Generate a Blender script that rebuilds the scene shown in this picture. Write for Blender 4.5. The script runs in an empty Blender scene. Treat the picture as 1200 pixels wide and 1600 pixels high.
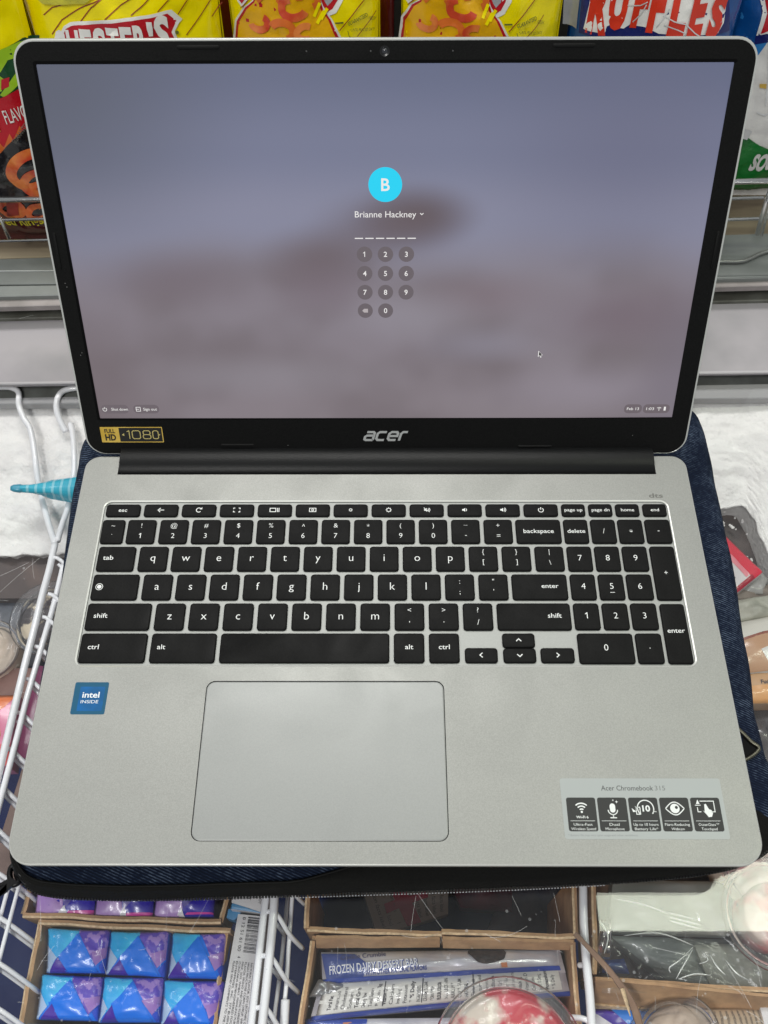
import bpy, bmesh, math, random
from mathutils import Vector, Matrix, noise
from mathutils.geometry import tessellate_polygon
random.seed(7)
S = 0.001            # everything below is authored in millimetres
scene = bpy.context.scene
COL = scene.collection

# ------------------------------------------------------------------ camera
FPX = 1461.6; CAM = Vector((2.2186, -329.2356, 470.9819))
RC = Matrix.Rotation(.0101, 3, 'Z') @ Matrix.Rotation(.5503, 3, 'X') @ Matrix.Rotation(-.0093, 3, 'Z')
cd = bpy.data.cameras.new('camera'); cam = bpy.data.objects.new('camera', cd); COL.objects.link(cam)
cam.matrix_world = Matrix.Translation(CAM*S) @ RC.to_4x4()
cd.sensor_fit = 'HORIZONTAL'; cd.sensor_width = 36; cd.lens = 36*FPX/1200
cd.clip_start = .01; cd.clip_end = 50
cd.dof.use_dof = True; cd.dof.focus_distance = .53; cd.dof.aperture_fstop = 34
scene.camera = cam

# ------------------------------------------------------------------ light of the shop
w = bpy.data.worlds.new("World"); scene.world = w; w.use_nodes = True
bg = w.node_tree.nodes['Background']; bg.inputs[0].default_value = (.93, .97, 1, 1); bg.inputs[1].default_value = .42
scene.view_settings.view_transform = 'Standard'; scene.view_settings.look = 'None'
scene.view_settings.exposure = 0; scene.view_settings.gamma = 1
scene.cycles.transparent_max_bounces = 24; scene.cycles.max_bounces = 8
scene.cycles.caustics_reflective = False; scene.cycles.caustics_refractive = False

def ceiling_light(x, y, z, sx, sy, power, col=(1, .985, .95)):
    l = bpy.data.lights.new('ceiling_light', 'AREA'); l.shape = 'RECTANGLE'
    l.size = sx*S; l.size_y = sy*S; l.energy = power; l.color = col
    o = bpy.data.objects.new('ceiling_light', l); COL.objects.link(o); o.location = (x*S, y*S, z*S)
ceiling_light(-150, 900, 2000, 1200, 300, 25)
ceiling_light(-500, -1500, 2000, 300, 1200, 31)
ceiling_light(-1500, 700, 2000, 300, 1200, 11)
# the fixture that mirrors in the glass at lower right
ceiling_light(1080, 85, 2000, 1100, 165, 10.5, (.95, 1, .80))

# ------------------------------------------------------------------ pixel <-> place (for measuring only)
def ray(px, py):
    return RC @ Vector(((px-600)/FPX, -(py-800)/FPX, -1))
def U(px, py, z):
    d = ray(px, py); return CAM + d*((z-CAM.z)/d.z)
def UP(px, py, o, n):
    d = ray(px, py); return CAM + d*(((o-CAM).dot(n))/d.dot(n))

# ------------------------------------------------------------------ materials
def lin(c):
    c = c/255; return c/12.92 if c <= .04045 else ((c+.055)/1.055)**2.4
def rgb(t): return (lin(t[0]), lin(t[1]), lin(t[2]), 1)
MATS = {}
def M(name, col, rough=.5, metal=0., grain=0., gscale=900, bump=0., bscale=300, col2=None, c2scale=60, c2pos=(.4, .6), spec=.5, coat=0., alpha=1., bdist=.001, smudge=0.):
    if name in MATS: return MATS[name]
    m = bpy.data.materials.new(name); m.use_nodes = True; nt = m.node_tree; N = nt.nodes; K = nt.links
    b = N['Principled BSDF']
    b.inputs['Roughness'].default_value = rough; b.inputs['Metallic'].default_value = metal
    b.inputs['Specular IOR Level'].default_value = spec; b.inputs['Coat Weight'].default_value = coat
    b.inputs['Coat Roughness'].default_value = .08
    b.inputs['Base Color'].default_value = rgb(col); b.inputs['Alpha'].default_value = alpha
    src = None
    tc = N.new('ShaderNodeTexCoord')
    if col2:
        n = N.new('ShaderNodeTexNoise'); n.inputs['Scale'].default_value = c2scale; n.inputs['Detail'].default_value = 4
        K.new(tc.outputs['Object'], n.inputs['Vector'])
        r = N.new('ShaderNodeValToRGB'); r.color_ramp.elements[0].position = c2pos[0]; r.color_ramp.elements[1].position = c2pos[1]
        r.color_ramp.elements[0].color = rgb(col); r.color_ramp.elements[1].color = rgb(col2)
        K.new(n.outputs['Fac'], r.inputs[0]); src = r.outputs[0]
    if grain:
        n = N.new('ShaderNodeTexNoise'); n.inputs['Scale'].default_value = gscale; n.inputs['Detail'].default_value = 3
        K.new(tc.outputs['Object'], n.inputs['Vector'])
        mr = N.new('ShaderNodeMapRange'); mr.inputs[1].default_value = .3; mr.inputs[2].default_value = .7
        mr.inputs[3].default_value = 1-grain; mr.inputs[4].default_value = 1+grain
        K.new(n.outputs['Fac'], mr.inputs[0])
        mx = N.new('ShaderNodeVectorMath'); mx.operation = 'SCALE'
        if src: K.new(src, mx.inputs[0])
        else: mx.inputs[0].default_value = rgb(col)[:3]
        K.new(mr.outputs[0], mx.inputs['Scale']); src = mx.outputs[0]
    if src: K.new(src, b.inputs['Base Color'])
    if smudge:
        n = N.new('ShaderNodeTexNoise'); n.inputs['Scale'].default_value = 22; n.inputs['Detail'].default_value = 6; n.inputs['Distortion'].default_value = .8
        K.new(tc.outputs['Object'], n.inputs['Vector'])
        mr = N.new('ShaderNodeMapRange'); mr.inputs[1].default_value = .32; mr.inputs[2].default_value = .68
        mr.inputs[3].default_value = rough-smudge; mr.inputs[4].default_value = rough+smudge
        K.new(n.outputs['Fac'], mr.inputs[0]); K.new(mr.outputs[0], b.inputs['Roughness'])
    if bump:
        n = N.new('ShaderNodeTexNoise'); n.inputs['Scale'].default_value = bscale; n.inputs['Detail'].default_value = 5
        K.new(tc.outputs['Object'], n.inputs['Vector'])
        bp = N.new('ShaderNodeBump'); bp.inputs['Strength'].default_value = bump; bp.inputs['Distance'].default_value = bdist if not name.startswith('bag_') else .005
        K.new(n.outputs['Fac'], bp.inputs['Height']); K.new(bp.outputs[0], b.inputs['Normal'])
    MATS[name] = m; return m
def EM(name, col, k=1.):
    if name in MATS: return MATS[name]
    m = bpy.data.materials.new(name); m.use_nodes = True; nt = m.node_tree; b = nt.nodes['Principled BSDF']
    b.inputs['Base Color'].default_value = (0.01, .01, .01, 1); b.inputs['Roughness'].default_value = .5
    b.inputs['Emission Color'].default_value = rgb(col); b.inputs['Emission Strength'].default_value = k
    MATS[name] = m; return m
def CLEAR(name, tint=(1, 1, 1), ior=1.45, rough=.03, haze=0., bump=0., bscale=60, hazecol=(.8, .82, .85)):
    if name in MATS: return MATS[name]
    m = bpy.data.materials.new(name); m.use_nodes = True; nt = m.node_tree; N = nt.nodes; K = nt.links
    for n in list(N): N.remove(n)
    out = N.new('ShaderNodeOutputMaterial'); t = N.new('ShaderNodeBsdfTransparent'); t.inputs[0].default_value = (*tint, 1)
    g = N.new('ShaderNodeBsdfGlossy'); g.inputs['Roughness'].default_value = rough
    f = N.new('ShaderNodeFresnel'); f.inputs[0].default_value = ior
    mx = N.new('ShaderNodeMixShader'); K.new(f.outputs[0], mx.inputs[0])
    tr = t.outputs[0]
    tc = N.new('ShaderNodeTexCoord')
    if haze:
        d = N.new('ShaderNodeBsdfDiffuse'); d.inputs[0].default_value = (*hazecol, 1)
        mh = N.new('ShaderNodeMixShader')
        n = N.new('ShaderNodeTexNoise'); n.inputs['Scale'].default_value = 25; n.inputs['Detail'].default_value = 8
        n.inputs['Roughness'].default_value = .7
        K.new(tc.outputs['Object'], n.inputs['Vector'])
        r = N.new('ShaderNodeMapRange'); r.inputs[1].default_value = .35; r.inputs[2].default_value = .75
        r.inputs[3].default_value = haze*.5; r.inputs[4].default_value = haze*1.8
        K.new(n.outputs['Fac'], r.inputs[0]); K.new(r.outputs[0], mh.inputs[0])
        K.new(tr, mh.inputs[1]); K.new(d.outputs[0], mh.inputs[2]); tr = mh.outputs[0]
    if bump:
        n = N.new('ShaderNodeTexNoise'); n.inputs['Scale'].default_value = bscale; n.inputs['Detail'].default_value = 2
        K.new(tc.outputs['Object'], n.inputs['Vector'])
        bp = N.new('ShaderNodeBump'); bp.inputs['Strength'].default_value = bump; bp.inputs['Distance'].default_value = .004
        K.new(n.outputs['Fac'], bp.inputs['Height']); K.new(bp.outputs[0], g.inputs['Normal']); K.new(bp.outputs[0], f.inputs['Normal'])
    K.new(tr, mx.inputs[1]); K.new(g.outputs[0], mx.inputs[2]); K.new(mx.outputs[0], out.inputs[0])
    MATS[name] = m; return m

def denim():
    m = bpy.data.materials.new('denim'); m.use_nodes = True; nt = m.node_tree; N = nt.nodes; K = nt.links
    b = N['Principled BSDF']; b.inputs['Roughness'].default_value = .9; b.inputs['Specular IOR Level'].default_value = .15
    tc = N.new('ShaderNodeTexCoord'); mp = N.new('ShaderNodeMapping'); mp.inputs['Rotation'].default_value = (0, 0, math.radians(22))
    K.new(tc.outputs['Object'], mp.inputs[0])
    wv = N.new('ShaderNodeTexWave'); wv.wave_type = 'BANDS'; wv.bands_direction = 'Y'
    wv.inputs['Scale'].default_value = 240; wv.inputs['Distortion'].default_value = 1.2; wv.inputs['Detail'].default_value = 1; wv.inputs['Detail Scale'].default_value = 3
    K.new(mp.outputs[0], wv.inputs[0])
    n = N.new('ShaderNodeTexNoise'); n.inputs['Scale'].default_value = 420; n.inputs['Detail'].default_value = 4
    K.new(mp.outputs[0], n.inputs['Vector'])
    n2 = N.new('ShaderNodeTexNoise'); n2.inputs['Scale'].default_value = 45; K.new(tc.outputs['Object'], n2.inputs['Vector'])
    mu = N.new('ShaderNodeMath'); mu.operation = 'MULTIPLY'; K.new(wv.outputs['Fac'], mu.inputs[0]); K.new(n.outputs['Fac'], mu.inputs[1])
    mu2 = N.new('ShaderNodeMath'); mu2.operation = 'MULTIPLY'; K.new(mu.outputs[0], mu2.inputs[0]); K.new(n2.outputs['Fac'], mu2.inputs[1])
    r = N.new('ShaderNodeValToRGB'); e = r.color_ramp.elements; e[0].position = .06; e[0].color = rgb((14, 21, 36)); e[1].position = .45; e[1].color = rgb((92, 106, 126))
    x = e.new(.2); x.color = rgb((22, 33, 54))
    K.new(mu2.outputs[0], r.inputs[0]); K.new(r.outputs[0], b.inputs['Base Color'])
    bp = N.new('ShaderNodeBump'); bp.inputs['Strength'].default_value = .6; bp.inputs['Distance'].default_value = .0006
    K.new(mu.outputs[0], bp.inputs['Height']); K.new(bp.outputs[0], b.inputs['Normal'])
    return m

def wallpaper():
    """blurred lilac lock-screen picture, given off by the display"""
    m = bpy.data.materials.new('lit_wallpaper'); m.use_nodes = True; nt = m.node_tree; N = nt.nodes; K = nt.links
    b = N['Principled BSDF']; b.inputs['Base Color'].default_value = (.008, .008, .01, 1); b.inputs['Roughness'].default_value = .45
    tc = N.new('ShaderNodeTexCoord'); sp = N.new('ShaderNodeSeparateXYZ'); K.new(tc.outputs['UV'], sp.inputs[0])
    def noise_(sc, det, off, sx=1.):
        mp = N.new('ShaderNodeMapping'); mp.inputs['Location'].default_value = (off, off*.7, 0); mp.inputs['Scale'].default_value = (1.6*sx, 1, 1)
        K.new(tc.outputs['UV'], mp.inputs[0])
        n = N.new('ShaderNodeTexNoise'); n.inputs['Scale'].default_value = sc; n.inputs['Detail'].default_value = det; n.inputs['Roughness'].default_value = .4
        K.new(mp.outputs[0], n.inputs['Vector']); return n.outputs['Fac']
    def madd(a_, k, c_):
        q = N.new('ShaderNodeMath'); q.operation = 'MULTIPLY_ADD'; K.new(a_, q.inputs[0]); q.inputs[1].default_value = k
        if isinstance(c_, float): q.inputs[2].default_value = c_
        else: K.new(c_, q.inputs[2])
        return q.outputs[0]
    def mix(a_, b_, f_):
        mx = N.new('ShaderNodeMix'); mx.data_type = 'RGBA'; K.new(f_, mx.inputs[0])
        for v_, k in ((a_, 6), (b_, 7)):
            if isinstance(v_, tuple): mx.inputs[k].default_value = rgb(v_)
            else: K.new(v_, mx.inputs[k])
        return mx.outputs[2]
    def smooth(a_, lo, hi, amt=1.):
        mr = N.new('ShaderNodeMapRange'); mr.interpolation_type = 'SMOOTHSTEP'; mr.inputs[1].default_value = lo; mr.inputs[2].default_value = hi; mr.inputs[3].default_value = 0; mr.inputs[4].default_value = amt
        K.new(a_, mr.inputs[0]); return mr.outputs[0]
    r = N.new('ShaderNodeValToRGB'); cr = r.color_ramp; cr.interpolation = 'EASE'
    stops = [(0, (143, 136, 144)), (.35, (140, 136, 150)), (.62, (130, 131, 153)), (.8, (113, 117, 142)), (1, (96, 102, 128))]
    cr.elements[0].position = 0; cr.elements[0].color = rgb(stops[0][1]); cr.elements[1].position = 1; cr.elements[1].color = rgb(stops[-1][1])
    for p, c in stops[1:-1]: e = cr.elements.new(p); e.color = rgb(c)
    K.new(sp.outputs[1], r.inputs[0]); cur = r.outputs[0]
    # mauve clouds filling the lower half
    edge = madd(noise_(1.5, 2, 3.1), -.55, madd(sp.outputs[1], -1., .93))
    lump = smooth(noise_(3.2, 2, 7.4), .36, .62, .6)
    cur = mix(cur, (122, 111, 116), smooth(edge, .06, .30, .62))
    both = N.new('ShaderNodeMath'); both.operation = 'MULTIPLY'; K.new(lump, both.inputs[0]); K.new(smooth(edge, .06, .34, 1.), both.inputs[1])
    cur = mix(cur, (104, 94, 98), both.outputs[0])
    def blob(cx, cy, rx, ry, ang, col, amt):
        nonlocal cur
        mp = N.new('ShaderNodeMapping'); mp.vector_type = 'TEXTURE'
        mp.inputs['Location'].default_value = (cx, cy, 0); mp.inputs['Rotation'].default_value = (0, 0, math.radians(ang)); mp.inputs['Scale'].default_value = (rx, ry, 1)
        K.new(tc.outputs['UV'], mp.inputs[0])
        ln = N.new('ShaderNodeVectorMath'); ln.operation = 'LENGTH'; K.new(mp.outputs[0], ln.inputs[0])
        mr = N.new('ShaderNodeMapRange'); mr.interpolation_type = 'SMOOTHSTEP'; mr.inputs[1].default_value = 1; mr.inputs[2].default_value = 0; mr.inputs[3].default_value = 0; mr.inputs[4].default_value = amt
        K.new(ln.outputs['Value'], mr.inputs[0])
        mx = N.new('ShaderNodeMix'); mx.data_type = 'RGBA'; K.new(mr.outputs[0], mx.inputs[0]); K.new(cur, mx.inputs[6]); mx.inputs[7].default_value = rgb(col)
        cur = mx.outputs[2]
    # u,v run 0..1 over the display
    blob(.55, .615, .12, .11, 18, (90, 78, 84), .98)
    blob(.51, .59, .16, .13, 18, (98, 86, 92), .8)
    blob(.40, .50, .14, .12, 28, (102, 90, 96), .85)
    blob(.16, .44, .20, .13, -8, (108, 96, 104), .6)
    blob(.40, .41, .12, .13, 10, (112, 98, 108), .5)
    blob(.66, .39, .16, .10, 0, (122, 108, 116), .6)
    blob(.90, .33, .20, .15, 4, (114, 100, 110), .65)
    blob(.55, .33, .16, .12, 0, (150, 145, 156), .5)
    blob(.66, .24, .14, .08, 0, (138, 134, 148), .5)
    blob(.28, .14, .34, .10, 0, (138, 132, 140), .6)
    blob(.88, .10, .30, .12, 4, (146, 138, 150), .5)
    blob(.86, .78, .28, .4, 0, (96, 96, 120), .5)
    blob(.0, .95, .36, .6, 0, (84, 88, 102), .85)
    blob(.0, .05, .16, .5, 0, (106, 94, 98), .7)
    blob(1., .1, .10, .5, 0, (116, 108, 120), .6)
    K.new(cur, b.inputs['Emission Color']); b.inputs['Emission Strength'].default_value = .97
    return m

# ------------------------------------------------------------------ mesh builder
class G:
    def __init__(s): s.v = []; s.f = []; s.mi = []
    def add(s, vs, fs, mi=0):
        o = len(s.v); s.v += [Vector(p) for p in vs]; s.f += [tuple(i+o for i in f) for f in fs]; s.mi += [mi]*len(fs); return s
    def box(s, x0, x1, y0, y1, z0, z1, mi=0, R=None, c=None):
        vs = [Vector((x, y, z)) for z in (z0, z1) for y in (y0, y1) for x in (x0, x1)]
        if R is not None: c = c or Vector((0, 0, 0)); vs = [c + R @ v for v in vs]
        return s.add(vs, [(0, 2, 3, 1), (4, 5, 7, 6), (0, 1, 5, 4), (2, 6, 7, 3), (0, 4, 6, 2), (1, 3, 7, 5)], mi)
    def loft(s, loops, cap0=True, cap1=True, closed=True, mi=0):
        n = len(loops[0]); o = len(s.v); vs = [p for L in loops for p in L]; fs = []
        for k in range(len(loops)-1):
            for i in range(n if closed else n-1):
                j = (i+1) % n; fs.append((k*n+i, k*n+j, (k+1)*n+j, (k+1)*n+i))
        if cap0: fs.append(tuple(reversed(range(n))))
        if cap1: fs.append(tuple(range((len(loops)-1)*n, len(loops)*n)))
        return s.add(vs, fs, mi)
    def tube(s, path, r, n=8, mi=0, cap=True):
        P = [Vector(p) for p in path]; loops = []; up = None
        for i, p in enumerate(P):
            t = (P[min(i+1, len(P)-1)]-P[max(i-1, 0)]).normalized()
            if up is None: up = t.orthogonal().normalized()
            up = (up-t*up.dot(t)).normalized(); b = t.cross(up)
            rr = r[i] if isinstance(r, (list, tuple)) else r
            loops.append([p+(up*math.cos(a)+b*math.sin(a))*rr for a in [2*math.pi*k/n for k in range(n)]])
        return s.loft(loops, cap, cap, True, mi)
    def lathe(s, prof, n=32, c=(0, 0, 0), R=None, cap0=False, cap1=False, mi=0):
        c = Vector(c); loops = []
        for r, z in prof:
            L = [Vector((r*math.cos(2*math.pi*k/n), r*math.sin(2*math.pi*k/n), z)) for k in range(n)]
            loops.append([c+(R @ v if R is not None else v) for v in L])
        return s.loft(loops, cap0, cap1, True, mi)
    def poly(s, pts, holes=(), z=0, mi=0):
        rings = [[Vector((p[0], p[1], z)) for p in r] for r in [pts, *holes]]
        tri = tessellate_polygon(rings); flat = [p for r in rings for p in r]
        fs = []
        for t in tri:
            a, b, c = (flat[i] for i in t)
            fs.append(t if (b-a).cross(c-a).z > 0 else t[::-1])
        return s.add(flat, fs, mi)
    def ribbon(s, pts, w, z=0, closed=False, mi=0):
        P = [Vector((p[0], p[1])) for p in pts]; n = len(P); A = []; B = []
        for i in range(n):
            p = P[i]; a = P[(i-1) % n] if closed or i > 0 else None; b = P[(i+1) % n] if closed or i < n-1 else None
            d1 = (p-a).normalized() if a is not None else (b-p).normalized(); d2 = (b-p).normalized() if b is not None else d1
            n1 = Vector((-d1.y, d1.x)); n2 = Vector((-d2.y, d2.x)); m = (n1+n2)
            m = m.normalized() if m.length > 1e-6 else n1
            k = w/2/max(.45, m.dot(n1)); A.append(p+m*k); B.append(p-m*k)
        vs = [(q.x, q.y, z) for q in A]+[(q.x, q.y, z) for q in B]
        fs = [(i+n, (i+1) % n+n, (i+1) % n, i) for i in range(n if closed else n-1)]
        return s.add(vs, fs, mi)
    def disc(s, x, y, r, n=24, z=0, mi=0):
        return s.add([(x+r*math.cos(2*math.pi*k/n), y+r*math.sin(2*math.pi*k/n), z) for k in range(n)], [tuple(range(n))], mi)
    def ring(s, x, y, r, w, n=28, a0=0, a1=360, z=0, mi=0):
        full = abs(a1-a0) >= 360
        pts = [(x+r*math.cos(math.radians(a0+(a1-a0)*k/n)), y+r*math.sin(math.radians(a0+(a1-a0)*k/n))) for k in range(n if full else n+1)]
        return s.ribbon(pts, w, z, full, mi)
    def text(s, t, cap, x=0, y=0, ax='C', ay='C', bold=0., sx=1., shear=0., z=0, width=None, mi=0, rot=0, space=1.):
        vs, fs, (x0, x1, y0, y1) = text_mesh(t, bold, shear, space)
        k = cap/CAPH; kx = k*sx
        if width: kx = width/(x1-x0)
        ox = {'L': x0, 'C': (x0+x1)/2, 'R': x1}[ax]; oy = {'C': CAPH/2, 'B': 0, 'M': (y0+y1)/2}[ay]
        c, q = math.cos(rot), math.sin(rot); out = []
        for v in vs:
            X = (v[0]-ox)*kx; Y = (v[1]-oy)*k; out.append((x+X*c-Y*q, y+X*q+Y*c, z))
        return s.add(out, fs, mi)
    def map(s, fn): s.v = [Vector(fn(p)) for p in s.v]; return s
    def split(s, step):
        """cut flat art into a grid so that it can follow a curved surface"""
        bm = bmesh.new(); vv = [bm.verts.new(p) for p in s.v]
        for f, mi in zip(s.f, s.mi):
            try: q = bm.faces.new([vv[i] for i in f]); q.material_index = mi
            except ValueError: pass
        for ax in (0, 1):
            lo = min(p[ax] for p in s.v); hi = max(p[ax] for p in s.v); k = math.ceil(lo/step)
            while k*step < hi:
                co = Vector((0, 0, 0)); co[ax] = k*step; no = Vector((0, 0, 0)); no[ax] = 1
                bmesh.ops.bisect_plane(bm, geom=bm.verts[:]+bm.edges[:]+bm.faces[:], plane_co=co, plane_no=no); k += 1
        bm.verts.index_update(); s.v = [v.co.copy() for v in bm.verts]
        s.f = [tuple(v.index for v in f.verts) for f in bm.faces]; s.mi = [f.material_index for f in bm.faces]; bm.free(); return s
    def build(s, name, mats, parent=None, smooth=False, fn=None, loc=None, label=None, kind=None):
        if not isinstance(mats, (list, tuple)): mats = [mats]
        me = bpy.data.meshes.new(name); vs = [fn(p) for p in s.v] if fn else s.v
        me.from_pydata([tuple(Vector(p)*S) for p in vs], [], s.f)
        for m in mats: me.materials.append(m)
        me.polygons.foreach_set('material_index', s.mi)
        if smooth is True: me.polygons.foreach_set('use_smooth', [True]*len(s.f))
        me.validate(); me.update()
        if smooth and smooth is not True:
            me.polygons.foreach_set('use_smooth', [True]*len(s.f)); me.set_sharp_from_angle(angle=math.radians(smooth))
        o = bpy.data.objects.new(name, me); COL.objects.link(o)
        if parent is not None: o.parent = parent
        if loc is not None: o.location = Vector(loc)*S
        if label: o['label'] = label
        if kind: o['kind'] = kind
        return o
_T = {}
def text_mesh(t, bold, shear, space=1.):
    key = (t, bold, shear, space)
    if key in _T: return _T[key]
    c = bpy.data.curves.new('t', 'FONT'); c.body = t; c.size = 1; c.resolution_u = 3; c.offset = bold; c.shear = shear; c.space_character = space
    o = bpy.data.objects.new('t', c); COL.objects.link(o)
    me = bpy.data.meshes.new_from_object(o.evaluated_get(bpy.context.evaluated_depsgraph_get()))
    vs = [tuple(v.co) for v in me.vertices]; fs = [tuple(p.vertices) for p in me.polygons]
    bpy.data.objects.remove(o); bpy.data.curves.remove(c); bpy.data.meshes.remove(me)
    xs = [v[0] for v in vs] or [0, 1]; ys = [v[1] for v in vs] or [0, 1]
    _T[key] = (vs, fs, (min(xs), max(xs), min(ys), max(ys))); return _T[key]
CAPH = 1; CAPH = text_mesh('H', 0, 0)[2][3]

def rrect(x0, x1, y0, y1, r, n=6, z=0):
    out = []
    for cx, cy, a in ((x1-r, y1-r, 0), (x0+r, y1-r, 90), (x0+r, y0+r, 180), (x1-r, y0+r, 270)):
        for k in range(n+1):
            t = math.radians(a+90*k/n); out.append(Vector((cx+r*math.cos(t), cy+r*math.sin(t), z)))
    return out
def thing(name, label, cat, loc=(0, 0, 0), group=None):
    o = bpy.data.objects.new(name, None); COL.objects.link(o); o.location = Vector(loc)*S
    o.empty_display_size = .02; o['label'] = label; o['category'] = cat
    if group: o['group'] = group
    return o
def rel(o):      # authored world mm -> local mm of a thing
    L = o.location/S
    return lambda p: Vector(p)-L
def catmull(P, k=6, closed=False):
    P = [Vector(p) for p in P]; n = len(P); out = []
    for i in range(n if closed else n-1):
        if closed: a, b, c, d = P[i-1], P[i], P[(i+1) % n], P[(i+2) % n]
        else: a, b, c, d = P[max(i-1, 0)], P[i], P[i+1], P[min(i+2, n-1)]
        for j in range(k):
            t = j/k; out.append(.5*((2*b)+(c-a)*t+(2*a-5*b+4*c-d)*t*t+(3*b-a-3*c+d)*t**3))
    if not closed: out.append(P[-1])
    return out
def fbm(x, y, z=0., o=4):
    return noise.fractal(Vector((x, y, z)), 1., 2., o)

# ================================================================== LAPTOP
silver = M('silver_paint', (143, 144, 140), .42, .25, smudge=.07, grain=.10, gscale=1700, bump=.05, bscale=1500)
silver_pad = M('touchpad_glass', (141, 143, 141), .40, .25, grain=.05, gscale=1700, smudge=.045)
bright = M('bright_chamfer', (214, 214, 208), .28, .6)
gap = M('dark_gap', (14, 14, 15), .8)
keymat = M('key_plastic', (13, 13, 13), .55, grain=.45, gscale=1500, bump=.1, bscale=1600, spec=.12, smudge=.15)
legend_m = M('legend_white', (226, 228, 226), .6)
bezel_m = M('bezel_plastic', (14, 14, 14), .55, grain=.4, gscale=1500, bump=.12, bscale=1200, spec=.12, smudge=.12)
hinge_m = M('hinge_plastic', (10, 11, 12), .38, spec=.18, grain=.15, gscale=1500, bump=.1, bscale=900)
rubber = M('rubber_black', (15, 15, 15), .6, spec=.15)

laptop = thing('laptop', 'open silver laptop with black keyboard and lit lilac lock screen, lying on the denim sleeve', 'laptop', (0, -120, -18))
LF = rel(laptop)
HW = 183.2; D = 239.3
def base_outline(inset, z):
    """front corners wide, back corners tighter, with the notch for the hinge"""
    i = inset; out = []
    def arc(cx, cy, r, a):
        for k in range(9):
            t = math.radians(a+90*k/8); out.append(Vector((cx+(r-i)*math.cos(t), cy+(r-i)*math.sin(t), z)))
    arc(HW-9, -9, 9, 0)
    out.extend([Vector((163.9, -i, z)), Vector((163.9, -13.6, z)), Vector((-162.5, -13.6, z)), Vector((-162.5, -i, z))])
    arc(-HW+9, -9, 9, 90); arc(-HW+12.5, -D+12.5, 12.5, 180); arc(HW-12.5, -D+12.5, 12.5, 270)
    return out
well = rrect(-167.3, 167.8, -137.7, -32.1, 5)
padhole = rrect(-94.7, 31.4, -228.1, -145.7, 4.6)
g = G().poly([tuple(p) for p in base_outline(.7, 0)], [[tuple(p) for p in well[::-1]], [tuple(p) for p in padhole[::-1]]])
g.build('top_case', silver, laptop, fn=LF)
g = G().loft([base_outline(.7, 0), base_outline(.15, -.25), base_outline(0, -.7)], False, False); g.build('case_edge', bright, laptop, True, LF)
g = G().loft([base_outline(0, -.7), base_outline(.25, -1.2), base_outline(.1, -3), base_outline(.8, -6), base_outline(2.5, -10), base_outline(5, -14.5), base_outline(7.5, -17)], False, True)
g.build('bottom_case', M('silver_side', (128, 128, 124), .4, .4), laptop, True, LF)
# keyboard well: bright chamfer, wall, floor
g = G().loft([rrect(-167.3, 167.8, -137.7, -32.1, 5, z=.0), rrect(-166.55, 167.05, -136.9, -32.95, 4.4, z=-.35)], False, False)
g.build('keyboard_bevel', M('well_bevel', (216, 217, 211), .3, .5), laptop, True, LF)
g = G().loft([rrect(-166.55, 167.05, -136.9, -32.95, 4.4, z=-.35), rrect(-166.4, 166.9, -136.7, -33.2, 4.3, z=-1.1)], False, True)
g.build('keyboard_tray', M('tray_silver', (152, 154, 151), .45, .2, grain=.05, gscale=1400), laptop, 30, LF)
# touchpad
g = G().loft([rrect(-94.7, 31.4, -228.1, -145.7, 4.6, z=0), rrect(-94.7, 31.4, -228.1, -145.7, 4.6, z=-1.2)], False, True); g.build('touchpad_gap', gap, laptop, False, LF)
g = G().loft([rrect(-94.3, 31.0, -227.7, -146.1, 4.3, z=-1.1), rrect(-94.3, 31.0, -227.7, -146.1, 4.3, z=-.25), rrect(-93.7, 30.4, -227.1, -146.7, 3.8, z=-.04), rrect(-93.65, 30.35, -227.05, -146.75, 3.75, z=-.04)], False, True)
g.build('touchpad', silver_pad, laptop, 30, LF)

# ---- keys
ZT = .42
_keymesh = {}
def key(x0, x1, y0, y1, cut=None):
    wd, hd = x1-x0, y0-y1; c = ((x0+x1)/2, (y0+y1)/2, 0)
    k = (round(wd, 1), round(hd, 1))
    if k not in _keymesh:
        a, b = wd/2, hd/2
        r = min(1.7, b*.6)
        g = G().loft([rrect(-a, a, -b, b, r, 4, -1.05), rrect(-a, a, -b, b, r, 4, -.25), rrect(-a+.12, a-.12, -b+.18, b-.1, r, 4, .1), rrect(-a+.4, a-.4, -b+.62, b-.35, r, 4, ZT-.04), rrect(-a+.9, a-.9, -b+1.15, b-.8, r, 4, ZT)], False, True)
        o = g.build('key', keymat, laptop, 40); _keymesh[k] = o.data
    else:
        o = bpy.data.objects.new('key', _keymesh[k]); COL.objects.link(o); o.parent = laptop
    o.location = LF(c)*S
    return o
ZL = ZT+.035
def legend(k, items):
    g = G()
    for it in items: it(g)
    g.map(lambda p: (p[0], p[1], ZL)); g.build('legend', legend_m, k)
def T(t, cap, x=0, y=0, **kw):
    if t == '1':
        return lambda g: g.ribbon([(x-.26*cap, y+.24*cap), (x+.04*cap, y+.45*cap), (x+.04*cap, y-.5*cap)], .13*cap)
    if len(t) > 1: kw = {'sx': 1.16, 'bold': .004} | kw; cap = cap*1.08
    elif t.isalpha(): cap = cap*1.12
    return lambda g: g.text(t, cap, x, y, **({'bold': -.008} | kw))
def RB(pts, w=.45, closed=False): return lambda g: g.ribbon(pts, w, closed=closed)
def DC(x, y, r): return lambda g: g.disc(x, y, r, 16)
def RG(x, y, r, w=.42, a0=0, a1=360): return lambda g: g.ring(x, y, r, w, 20, a0, a1)

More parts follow.
